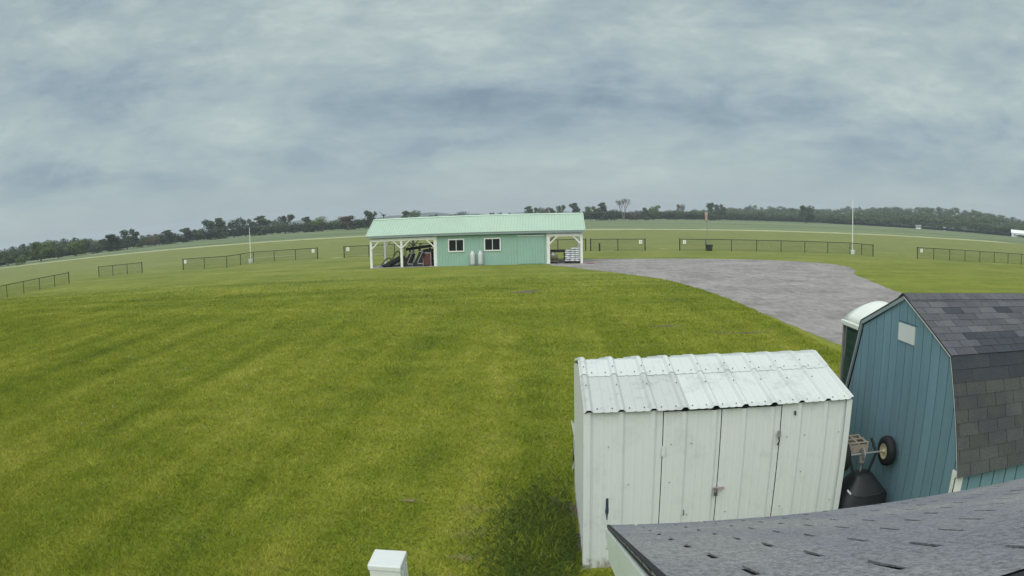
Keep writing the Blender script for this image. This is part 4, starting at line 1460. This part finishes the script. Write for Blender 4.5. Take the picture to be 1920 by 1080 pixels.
mb = MB().hexa([pr_(0, 0, -0.02), pr_(WP, 0, -0.02), pr_(WP, LP, -0.02), pr_(0, LP, -0.02), pr_(0, 0, 0), pr_(WP, 0, 0), pr_(WP, LP, 0), pr_(0, LP, 0)])
deck = mb.build('roof_deck', M['underlay'], porch)
EX, TW = 0.150, 0.305
lay_roof(deck, pr_(4.488, -0.012, 0.001), -U, V, 4.5, 17, EX, TW, 0.015, lambda c, u, r: M['shingle_porch'], 0.105, 9, 0.006)
# far slope on the other side of its ridge keeps the roof closed
b0 = pr_(0, LP, 0); b1 = pr_(WP, LP, 0)
down = nh * -1.0 * math.cos(sl_) - Vector((0, 0, math.sin(sl_)))
mb = MB().add([b0, b1, b1 + down * LP, b0 + down * LP], [(0, 1, 2, 3)])
mb.build('rear_slope', M['shingle_porch'], porch)
# white fascia under the rake: three stepped bands
for k_, (a, b, o_) in enumerate(((0.012, 0.060, 0.030), (0.062, 0.118, 0.022), (0.120, 0.178, 0.014))):
    mb = MB()
    q = []
    for (v, dz) in ((0.0, -a), (LP, -a), (LP, -b), (0.0, -b)):
        q.append(pr_(0.012, v) + Vector((0, 0, dz)))
    mb.hexa([q[3] - U * o_, q[3] + U * 0.02, q[2] + U * 0.02, q[2] - U * o_, q[0] - U * o_, q[0] + U * 0.02, q[1] + U * 0.02, q[1] - U * o_])
    mb.build('rake_fascia', M['fascia'], porch)
for (a, b) in ((0.012, 0.20),):
    q0, q1 = pr_(0.02, 0.0) - Vector((0, 0, a)), pr_(WP, 0.0) - Vector((0, 0, a))
    mb = MB().hexa([q0 - Vector((0, 0, b - a)) , q1 - Vector((0, 0, b - a)), q1 - Vector((0, 0, b - a)) - nh * 0.02, q0 - Vector((0, 0, b - a)) - nh * 0.02, q0, q1, q1 - nh * 0.02, q0 - nh * 0.02])
    mb.build('eave_fascia', M['fascia'], porch)
# drip edge and the walls below
MB().beam(pr_(-0.006, -0.005, 0.002), pr_(-0.006, LP, 0.002), 0.012, 0.014, Nn).build('drip_edge', M['underlay'], porch)
wv = [pr_(0.30, 0.32), pr_(WP - 0.3, 0.32), pr_(WP - 0.3, LP), pr_(0.30, LP)]
mb = MB()
mb.hexa([Vector((p.x, p.y, 0)) for p in wv] + [Vector((p.x, p.y, p.z - 0.03)) for p in wv])
mb.build('wall', M['fascia'], porch)

# ------------------------------------------------------------------ white box post at the bottom edge
bp = thing('white_post', (-0.875, 3.11, 0), 'square white capped post on the lawn at the bottom edge', 'post')
px0, px1, py0, py1 = -0.966, -0.782, 3.012, 3.208
MB().box(px0 + 0.006, px1 - 0.006, py0 + 0.006, py1 - 0.006, 0.0, 1.965).build('post_sleeve', M['white_metal'], bp, bevel=0.004)
MB().box(px0, px1, py0, py1, 1.9655, 2.0).build('cap', M['white_metal'], bp, bevel=0.006)
for k_ in range(3):
    y = py0 + 0.04 + k_ * 0.05
    MB().box(px1 - 0.0055, px1 + 0.002, y, y + 0.012, 0.1, 1.95).build('flute', M['white_metal'], bp)


# ------------------------------------------------------------------ trees
def crown_arrays(r, blobs, n, leaf):
    """leaf quads on and inside clumps; blobs: (x,y,z,rx,ry,rz,weight)"""
    w = np.array([b[6] for b in blobs]); w = w / w.sum()
    idx = r.choice(len(blobs), n, p=w)
    B = np.array([b[:6] for b in blobs])[idx]
    d = r.normal(size=(n, 3)); d /= np.linalg.norm(d, axis=1, keepdims=True)
    rad = 0.45 + 0.6 * r.random(n) ** 0.6
    c = B[:, :3] + d * B[:, 3:6] * rad[:, None]
    c[:, 2] = np.maximum(c[:, 2], 0.01)
    a = r.normal(size=(n, 3)); a /= np.linalg.norm(a, axis=1, keepdims=True)
    nrm = d * 0.7 + r.normal(size=(n, 3)) * 0.6
    u = np.cross(nrm, a); u /= np.linalg.norm(u, axis=1, keepdims=True) + 1e-9
    v = np.cross(nrm, u); v /= np.linalg.norm(v, axis=1, keepdims=True) + 1e-9
    s = leaf * (0.5 + r.random(n))[:, None]
    q = np.stack([c - u * s, c + v * s * 0.6, c + u * s, c - v * s * 0.6], 1)
    return q


NODES = []


def branch(mb, r, p, d, L, rad, depth, tips, spread=0.5):
    p, d = Vector(p), Vector(d).normalized()
    q = p + d * L
    mb.cyl(p, q, rad, rad * 0.7, 5, False)
    NODES.append(((p + q) / 2, depth)); NODES.append((q, depth))
    if depth == 0:
        tips.append(q); return
    for _ in range(r.choice((2, 3, 3))):
        nd = d + Vector((r.uniform(-1, 1), r.uniform(-1, 1), r.uniform(-0.25, 0.6))) * spread
        branch(mb, r, q, nd, L * r.uniform(0.6, 0.85), rad * 0.62, depth - 1, tips, spread)


def proto(kind, seed):
    """unit-height tree: (trunk mesh, crown quads)"""
    r = np.random.default_rng(seed); pr = random.Random(seed)
    mb = MB(); tips = []
    NODES.clear()
    if kind == 'round':
        branch(mb, pr, (0, 0, 0), (0, 0, 1), 0.26, 0.022, 3, tips, 0.65)
        bl = [(0, 0, 0.48, 0.30, 0.30, 0.40, 2)]
        for _ in range(11):
            a = pr.uniform(0, 6.28); h = pr.uniform(0.12, 0.82); k = pr.uniform(0.12, 0.26) * (1.15 - abs(h - 0.45))
            bl.append((math.cos(a) * k * 1.35, math.sin(a) * k * 1.35, h, pr.uniform(0.10, 0.17), pr.uniform(0.10, 0.17), pr.uniform(0.08, 0.15), 0.8))
        n, leaf = 2200, 0.028
    elif kind == 'bush':
        branch(mb, pr, (0, 0, 0), (0, 0, 1), 0.2, 0.03, 2, tips, 0.9)
        bl = []
        for _ in range(14):
            a = pr.uniform(0, 6.28); k = pr.uniform(0, 0.55)
            h = pr.uniform(0.12, 0.80) * (1 - 0.55 * k)
            bl.append((math.cos(a) * k, math.sin(a) * k, h, pr.uniform(0.16, 0.26), pr.uniform(0.16, 0.26), pr.uniform(0.13, 0.24), 1))
        n, leaf = 1500, 0.036
    elif kind == 'tall':
        branch(mb, pr, (0, 0, 0), (0.02, 0, 1), 0.30, 0.022, 3, tips, 0.45)
        bl = []
        for i in range(12):
            h = 0.08 + 0.86 * i / 11; a = pr.uniform(0, 6.28); k = pr.uniform(0.02, 0.14) * (1.2 - h * 0.6)
            s = pr.uniform(0.09, 0.15) * (1.15 - 0.5 * h)
            bl.append((math.cos(a) * k, math.sin(a) * k, h, s * 1.15, s * 1.15, s, 1))
        n, leaf = 1900, 0.028
    elif kind == 'open':
        branch(mb, pr, (0, 0, 0), (0.05, 0, 1), 0.24, 0.026, 4, tips, 0.50)
        bl = [(p.x, p.y, p.z, 0.07, 0.07, 0.075, 1) for p, dp in NODES if dp <= 2 and pr.random() < 0.8]
        bl += [(pr.uniform(-.16, .16), pr.uniform(-.16, .16), pr.uniform(0.06, 0.42), 0.14, 0.14, 0.13, 5) for _ in range(8)]
        n, leaf = 1500, 0.026
    elif kind == 'bare':
        for a in (-0.28, 0.16):
            branch(mb, pr, (0, 0, 0), (a, 0.05, 1), 0.34, 0.030, 4, tips, 0.40)
        bl = [(p.x, p.y, p.z, 0.06, 0.06, 0.07, 1) for p, dp in NODES if dp <= 1]
        n, leaf = 1100, 0.013
    else:   # mass, used for the far wood
        bl = [(pr.uniform(-.25, .25), pr.uniform(-.25, .25), pr.uniform(0.2, 0.85), 0.24, 0.24, 0.18, 1) for _ in range(8)]
        mb.cyl((0, 0, 0), (0, 0, 0.4), 0.025, 0.015, 5)
        n, leaf = 420, 0.055
    q = crown_arrays(r, bl, n, leaf)
    tv = np.array([tuple(v) for v in mb.v])
    top = max(q[:, :, 2].max(), tv[:, 2].max())
    q = q / top
    mb.v = [tuple(np.array(v) / top) for v in mb.v]
    width = np.percentile(np.abs(q[:, :, 0]), 97)
    return mb, q, width


PROTO = {}
for kd in ('round', 'bush', 'tall', 'open', 'bare', 'mass'):
    PROTO[kd] = [proto(kd, 100 + 17 * i + len(kd)) for i in range(3 if kd not in ('bare',) else 1)]
MESH = {}


def tree(kind, var, leafm, az_d, dist, top_el, half_w_deg, label, group, base=0.0):
    """az_d, top_el, half_w in degrees seen from the camera mast: gives the tree its real place and size"""
    mb, q, width = PROTO[kind][var % len(PROTO[kind])]
    a = R(az_d)
    x, y = dist * math.sin(a), dist * math.cos(a)
    h = CAM_H + dist * math.tan(R(top_el)) - base
    hw = dist * math.tan(R(half_w_deg))
    sxy = hw / width
    t = thing(dict(bush='bush', bare='bare_tree').get(kind, 'tree'), (x, y, base), label, 'bush' if kind == 'bush' else 'tree', group)
    rz = -a + (0.0 if kind in ('bare', 'open') else var * 1.3)
    key = (kind, var % len(PROTO[kind]), leafm)
    if key not in MESH:
        cm = quads_mesh('crown', q, M[leafm])
        tm = bpy.data.meshes.new('trunk'); tm.from_pydata(mb.v, [], mb.f)
        tm.materials.append(M['pink_twig'] if kind == 'bare' else M['bark'])
        MESH[key] = (tm, cm)
    tm, cm = MESH[key]
    for nm, me in (('trunk', tm), ('crown', cm)):
        o = bpy.data.objects.new(nm, me)
        col.objects.link(o)
        o.parent = t
        o.scale = (sxy, sxy, h)
        o.rotation_euler = (0, 0, rz)
    return t


# TREES-BEGIN
_T = [
    ('round', 0, 'leaf_mid', -49.19, 365, 0.653, 0.964, 'dark green tree at the left frame edge', 'trees along the left hedgerow'),
    ('bush', 1, 'leaf_light', -47.62, 330, 0.216, 0.617, 'small rounded bush standing out in front of the leftmost hedge', 'trees along the left hedgerow'),
    ('round', 1, 'leaf_light', -45.68, 352, 1.097, 1.325, 'big light green tree second from the left frame edge', 'trees along the left hedgerow'),
    ('round', 2, 'leaf_mid', -43.93, 368, 0.559, 0.765, 'shorter tree between the two light green trees at far left', 'trees along the left hedgerow'),
    ('round', 2, 'leaf_light', -42.12, 372, 0.810, 1.291, 'yellow-green broad tree left of the first four-post fence', 'trees along the left hedgerow'),
    ('bush', 0, 'leaf_grey', -40.03, 385, 0.333, 0.743, 'grey-green shrub in the hedge above the first four-post fence', 'trees along the left hedgerow'),
    ('tall', 0, 'leaf_dark', -38.53, 400, 0.893, 0.945, 'dark tree leaning on the spiky-topped tree in the left hedge', 'trees along the left hedgerow'),
    ('round', 0, 'leaf_dark', -36.95, 410, 1.184, 1.090, 'dark spiky-topped tree, tallest of the far left group', 'trees along the left hedgerow'),
    ('bush', 2, 'leaf_mid', -35.51, 430, 0.559, 0.618, 'small dark tree just right of the spiky-topped tree', 'trees along the left hedgerow'),
    ('bush', 0, 'leaf_rust', -34.43, 440, 0.504, 0.766, 'brownish bush low in the left hedge', 'trees along the left hedgerow'),
    ('tall', 1, 'leaf_dark', -33.09, 460, 0.740, 0.658, 'upright dark tree right of the brownish hedge bush', 'trees along the left hedgerow'),
    ('bush', 1, 'leaf_rust', -32.24, 466, 0.218, 0.454, 'small rusty bush between two upright dark trees in the left hedge', 'trees along the left hedgerow'),
    ('tall', 2, 'leaf_dark', -31.27, 475, 0.758, 0.651, 'dark tree with pointed crown left of the tall hedge group', 'trees along the left hedgerow'),
    ('round', 1, 'leaf_mid', -30.27, 478, 0.584, 0.547, 'pale green round tree left of the tallest hedge pair', 'trees along the left hedgerow'),
    ('open', 0, 'leaf_dark', -29.07, 482, 1.334, 0.888, 'airy tall tree, left one of the tallest hedge pair', 'trees along the left hedgerow'),
    ('tall', 0, 'leaf_mid', -28.18, 486, 1.352, 0.639, 'narrow tall tree, right one of the tallest hedge pair', 'trees along the left hedgerow'),
    ('round', 2, 'leaf_dark', -26.85, 490, 1.247, 0.828, 'dense tall tree left of the short white pole', 'trees along the left hedgerow'),
    ('round', 0, 'leaf_dark', -25.78, 495, 1.075, 0.775, 'dense tree whose crown is just left of the white pole tip', 'trees along the left hedgerow'),
    ('tall', 1, 'leaf_mid', -24.43, 500, 1.243, 0.721, 'pointed tree just right of the short white pole', 'trees along the left hedgerow'),
    ('round', 1, 'leaf_mid', -23.42, 498, 0.855, 0.669, 'rounded tree left of the sparse forked tree', 'trees along the left hedgerow'),
    ('open', 1, 'leaf_dark', -22.22, 490, 1.221, 0.760, 'sparse tree with forked open branches in the hedge', 'trees along the left hedgerow'),
    ('bush', 2, 'leaf_mid', -21.38, 485, 0.487, 0.568, 'low green bush right of the sparse forked tree', 'trees along the left hedgerow'),
    ('tall', 2, 'leaf_dark', -20.28, 470, 0.865, 0.471, 'slim dark tree at left of the broad bushy tree', 'trees along the left hedgerow'),
    ('bush', 1, 'leaf_light', -18.97, 462, 0.825, 0.981, 'broad bushy light green tree in the thin part of the hedge', 'trees along the left hedgerow'),
    ('open', 2, 'leaf_rust', -16.78, 445, 0.738, 0.787, 'thin reddish tree standing alone left of the barn', 'trees along the left hedgerow'),
    ('open', 0, 'leaf_dark', -14.83, 432, 1.126, 0.552, 'dark ragged tree next to the barn roof corner', 'trees along the left hedgerow'),
    ('round', 1, 'leaf_mid', -11.35, 470, 0.908, 0.818, 'round olive tree showing over the left part of the barn roof', 'trees beyond the barn'),
    ('bush', 0, 'leaf_dark', -9.23, 500, 0.499, 0.633, 'low dark clump over the barn roof right of the round olive tree', 'trees beyond the barn'),
    ('bush', 2, 'leaf_dark', -8.19, 560, 0.323, 0.226, 'tiny dark bush on the roofline left of the wide hazy clump', 'trees beyond the barn'),
    ('bush', 1, 'leaf_grey', -6.83, 800, 0.635, 0.944, 'wide hazy domed clump over the middle of the barn roof', 'trees beyond the barn'),
    ('round', 0, 'leaf_dark', -4.41, 640, 0.466, 0.314, 'left one of the small dark trees over the barn ridge middle', 'trees beyond the barn'),
    ('round', 2, 'leaf_dark', -3.83, 640, 0.450, 0.269, 'second of the small dark trees over the barn ridge middle', 'trees beyond the barn'),
    ('bush', 2, 'leaf_dark', -2.89, 640, 0.425, 0.403, 'third and widest of the small dark trees over the ridge', 'trees beyond the barn'),
    ('tall', 1, 'leaf_mid', -1.31, 560, 0.931, 0.447, 'upright green tree at left of the group over the ridge right end', 'trees beyond the barn'),
    ('round', 1, 'leaf_mid', -0.55, 560, 0.825, 0.402, 'green tree left of the pinkish one over the barn ridge', 'trees beyond the barn'),
    ('round', 2, 'leaf_rust', 0.03, 558, 0.814, 0.492, 'pinkish-brown tree over the barn ridge', 'trees beyond the barn'),
    ('tall', 0, 'leaf_mid', 0.61, 560, 0.714, 0.313, 'narrow tree right of the pinkish one over the barn ridge', 'trees beyond the barn'),
    ('open', 1, 'leaf_mid', 1.33, 560, 1.019, 0.403, 'airy tree with bare forks over the barn ridge right end', 'trees beyond the barn'),
    ('tall', 2, 'leaf_dark', 2.54, 560, 1.139, 0.448, 'dark lopsided tree above the right corner of the barn roof', 'trees beyond the barn'),
    ('round', 0, 'leaf_mid', 3.84, 560, 0.854, 0.672, 'full green tree just right of the barn roof end', 'trees along the right field edge'),
    ('tall', 1, 'leaf_dark', 4.87, 562, 1.164, 0.449, 'dark tree with raised crown between full green tree and bush', 'trees along the right field edge'),
    ('bush', 1, 'leaf_dark', 5.89, 566, 0.571, 0.854, 'wide dark bush at the foot of the bare tree', 'trees along the right field edge'),
    ('bare', 0, 'leaf_rust', 6.68, 560, 1.520, 0.630, 'tall bare vase-shaped tree with reddish twigs', 'trees along the right field edge'),
    ('bush', 0, 'leaf_rust', 7.60, 568, 0.478, 0.676, 'brown-green bush right of the bare tree', 'trees along the right field edge'),
    ('tall', 0, 'leaf_mid', 8.46, 570, 0.706, 0.316, 'slim green tree right of the brown-green bush', 'trees along the right field edge'),
    ('round', 2, 'leaf_light', 9.19, 572, 0.936, 0.588, 'light green tree left of the far domed tree', 'trees along the right field edge'),
    ('round', 1, 'leaf_grey', 11.46, 900, 1.044, 0.364, 'far hazy domed tree rising above the wood', 'trees along the right field edge'),
    ('open', 2, 'leaf_dark', 14.07, 640, 1.215, 0.367, 'crooked dark tree behind the windsock', 'trees along the right field edge'),
    ('round', 0, 'leaf_dark', 14.75, 640, 1.091, 0.599, 'dark full tree right behind the windsock', 'trees along the right field edge'),
    ('round', 2, 'leaf_grey', 17.25, 900, 1.054, 0.372, 'distant rounded tree rising over the middle of the right wood', 'trees along the right field edge'),
    ('round', 1, 'leaf_dark', 22.42, 600, 1.210, 0.668, 'big dark tree standing forward of the right wood', 'trees along the right field edge'),
]
for a in _T:
    tree(*a)
# TREES-END

# ------------------------------------------------------------------ far woods, hedges and hills
def woods(name, spots, leafm, seed, label, cat):
    r = np.random.default_rng(seed)
    qs = []
    for (x, y, z, h, w) in spots:
        mb, q, width = PROTO['mass'][r.integers(3)]
        a = r.random() * 6.28
        ca, sa = math.cos(a), math.sin(a)
        p = q.copy()
        k = w / width
        X, Y = p[..., 0] * k, p[..., 1] * k
        p[..., 0], p[..., 1], p[..., 2] = x + X * ca - Y * sa, y + X * sa + Y * ca, z + p[..., 2] * h
        qs.append(p)
    me = quads_mesh(name, np.concatenate(qs), M[leafm])
    o = bpy.data.objects.new(name, me)
    col.objects.link(o)
    tag(o, label, cat, kind='stuff')


WP_R = [(9.86, 0.442), (12.591, 0.605), (14.885, 0.732), (17.199, 0.872), (19.534, 0.98), (21.893, 0.966), (24.764, 1.029), (26.704, 1.158), (29.161, 1.274), (31.656, 1.404), (34.194, 1.638), (36.769, 1.618), (39.388, 1.479), (42.055, 1.225), (44.777, 0.99), (47.555, 0.688)]
WP_L = [(-53.489, 0.801), (-49.989, 0.83), (-46.572, 1.149), (-44.906, 0.97), (-42.981, 1.032), (-41.09, 0.838), (-39.494, 0.544), (-38.178, 0.282)]


def prof(P, a):
    for (a0, e0), (a1, e1) in zip(P[:-1], P[1:]):
        if a0 <= a <= a1:
            return e0 + (e1 - e0) * (a - a0) / (a1 - a0)
    return P[0][1] if a < P[0][0] else P[-1][1]


r_ = random.Random(77)
spots = []
hill = []
rows_k = 5
for k in range(rows_k):
    row = []
    a = 10.0
    while a < 49.5:
        e = prof(WP_R, a)
        near = 700 - 70 * max(0, min(1, (a - 34) / 10))
        dist = near + 80 * k
        f = 0.46 + 0.54 * k / (rows_k - 1)
        top = CAM_H + dist * math.tan(R(e * f)) + r_.gauss(-0.6, 1.3)
        h = min(top, r_.uniform(9, 13))
        x, y = dist * math.sin(R(a)), dist * math.cos(R(a))
        spots.append((x, y, max(0, top - h), max(4, min(top, h)), r_.uniform(3.0, 8.5)))
        row.append((x, y, max(-0.02, top - h - 0.3)))
        a += r_.uniform(0.18, 0.75) if k else r_.uniform(0.2, 0.6)
    hill.append(row)
woods('far_wood', spots, 'leaf_mid', 5, 'hazy green wood rising over a low hill at the right horizon', 'wood')
hr = []
for k in range(8):
    row = []
    for i in range(41):
        a = 9 + i
        e = prof(WP_R, a)
        near = 690 - 70 * max(0, min(1, (a - 34) / 10))
        dist = near + 70 * k
        top = CAM_H + dist * math.tan(R(e * (0.46 + 0.54 * k / 7)))
        row.append((dist * math.sin(R(a)), dist * math.cos(R(a)), max(-0.02, top - 11.5) if 0 < k < 7 else -0.02))
    hr.append(row)
MB().sheet(hr).build('wooded_hill', M['hill'], None, True)['kind'] = 'structure'
spots = []
for k in range(2):
    a = -56.0
    while a < -37.5:
        e = prof(WP_L, a)
        dist = 470 + 60 * k
        top = CAM_H + dist * math.tan(R(e * (0.7 + 0.3 * k))) + r_.uniform(-0.8, 0.5)
        spots.append((dist * math.sin(R(a)), dist * math.cos(R(a)), 0, max(4, top), r_.uniform(3.5, 5.5)))
        a += 0.45 + 0.25 * r_.random()
woods('far_wood', spots, 'leaf_dark', 6, 'dark wood behind the hedge at the left horizon', 'wood')


def hedge_line(pts, step, h0, h1, w0, w1, seed):
    rr_ = random.Random(seed)
    out = []
    for (a0, d0), (a1, d1) in zip(pts[:-1], pts[1:]):
        n = max(1, int(abs(a1 - a0) / step))
        for i in range(n):
            t = (i + rr_.random() * 0.7) / n
            a = R(a0 + (a1 - a0) * t)
            dist = d0 + (d1 - d0) * t + rr_.uniform(-3, 3)
            out.append((dist * math.sin(a), dist * math.cos(a), 0, rr_.uniform(h0, h1), rr_.uniform(w0, w1)))
    return out


woods('hedge_undergrowth', hedge_line([(-53, 372), (-42, 385), (-36, 446), (-29, 486)], 0.26, 4.0, 8.0, 3.0, 5.0, 1), 'leaf_dark', 7, 'low dark undergrowth at the foot of the left hedgerow', 'undergrowth')
woods('hedge_undergrowth', hedge_line([(-29, 486), (-24.5, 500), (-19, 456), (-14, 436)], 0.20, 4.6, 7.2, 3.0, 4.6, 2), 'leaf_dark', 8, 'low clipped-looking hedge left of the barn', 'hedge')
woods('hedge_undergrowth', hedge_line([(3.0, 566), (11, 580), (17, 668), (26, 690)], 0.18, 4.6, 8.5, 3.6, 6.0, 3), 'leaf_dark', 9, 'dark undergrowth along the far field edge right of the barn', 'undergrowth')
woods('hedge_undergrowth', hedge_line([(-14, 470), (-4, 560), (3, 570)], 0.3, 3.0, 5.0, 3.0, 5.0, 4), 'leaf_dark', 10, 'low undergrowth hidden mostly behind the barn', 'undergrowth')
M['leaf_black'] = leaf_mat('leaf_black', (0.022, 0.032, 0.026), (0.036, 0.048, 0.036))
woods('dark_hedge', hedge_line([(24.5, 712), (34, 668), (40, 612), (51, 585)], 0.10, 1.7, 2.7, 3.0, 4.5, 5), 'leaf_black', 12, 'low black-looking hedge along the field edge at the right', 'hedge')
# blue ridge on the horizon
for (a0, a1, dist, e0, seed) in ((-30, 4, 2500, 0.62, 1), (2, 24, 2300, 0.50, 2)):
    rr_ = random.Random(seed)
    rows = [[], [], []]
    ph = [rr_.uniform(0, 6) for _ in range(3)]
    for i in range(61):
        a = a0 + (a1 - a0) * i / 60
        e = e0 * (0.75 + 0.22 * math.sin(a * 0.55 + ph[0]) + 0.10 * math.sin(a * 1.7 + ph[1])) * math.sin(math.pi * i / 60) ** 0.3
        z = CAM_H + dist * math.tan(R(max(e, 0)))
        for k, (dd, zz) in enumerate(((-160, -0.02), (0, z), (240, -0.02))):
            rows[k].append(((dist + dd) * math.sin(R(a)), (dist + dd) * math.cos(R(a)), zz))
    MB().sheet(rows).build('far_hills', M['hill'], None, True)['kind'] = 'structure'


def house(x, y, w, dpt, h, rh, lab, wall, roof, rz):
    t = thing('far_house', (x, y, 0), lab, 'house')
    c, s = math.cos(rz), math.sin(rz)
    def W(p): return (x + p[0] * c - p[1] * s, y + p[0] * s + p[1] * c, p[2])
    a, b = w / 2, dpt / 2
    MB().hexa([W(p) for p in ((-a, -b, 0), (a, -b, 0), (a, b, 0), (-a, b, 0), (-a, -b, h), (a, -b, h), (a, b, h), (-a, b, h))]).build('walls', wall, t)
    o = 0.4
    MB().add([W(p) for p in ((-a - o, -b - o, h - .1), (a + o, -b - o, h - .1), (a + o, 0, h + rh), (-a - o, 0, h + rh), (a + o, b + o, h - .1), (-a - o, b + o, h - .1))],
             [(0, 1, 2, 3), (3, 2, 4, 5), (0, 3, 5), (1, 4, 2), (0, 5, 4, 1)]).build('roof', roof, t)
    for k in range(3):
        u = -a + w * (k + 0.5) / 3
        MB().hexa([W(p) for p in ((u - .5, -b - .05, 1), (u + .5, -b - .05, 1), (u + .5, -b - .01, 1), (u - .5, -b - .01, 1), (u - .5, -b - .05, 2.2), (u + .5, -b - .05, 2.2), (u + .5, -b - .01, 2.2), (u - .5, -b - .01, 2.2))]).build('window', M['glass'], t)


def polar(a, d): return d * math.sin(R(a)), d * math.cos(R(a))


x, y = polar(42.69, 606)
house(x, y, 18, 9, 3.4, 2.8, 'white-roofed long building at the right frame edge', M['house_white'], M['house_white'], R(-38))
x, y = polar(32.74, 668)
house(x, y, 5.5, 5, 2.3, 1.5, 'small white house at the foot of the wooded hill', M['house_white'], M['house_roof'], R(-30))
x, y = polar(35.24, 668)
house(x, y, 3.0, 3, 2.6, 0.9, 'tiny white shed between trees left of the white-roofed building', M['house_white'], M['house_roof'], R(-33))

# ------------------------------------------------------------------ haze
hm = bpy.data.materials.new('haze_air')
hm.use_nodes = True
ht = hm.node_tree
ht.nodes.clear()
ho = N(ht, 'ShaderNodeOutputMaterial')
hv = N(ht, 'ShaderNodeVolumePrincipled')
hv.inputs['Color'].default_value = (0.80, 0.90, 1.0, 1)
hv.inputs['Density'].default_value = 0.00026
hv.inputs['Anisotropy'].default_value = 0.0
lk(ht, hv.outputs[0], ho.inputs['Volume'])
hz = MB().box(-3100, 3100, -3100, 3100, -1.03, 75).build('haze', hm)
tag(hz, 'pale bluish haze in the air over the fields', 'haze', kind='stuff')
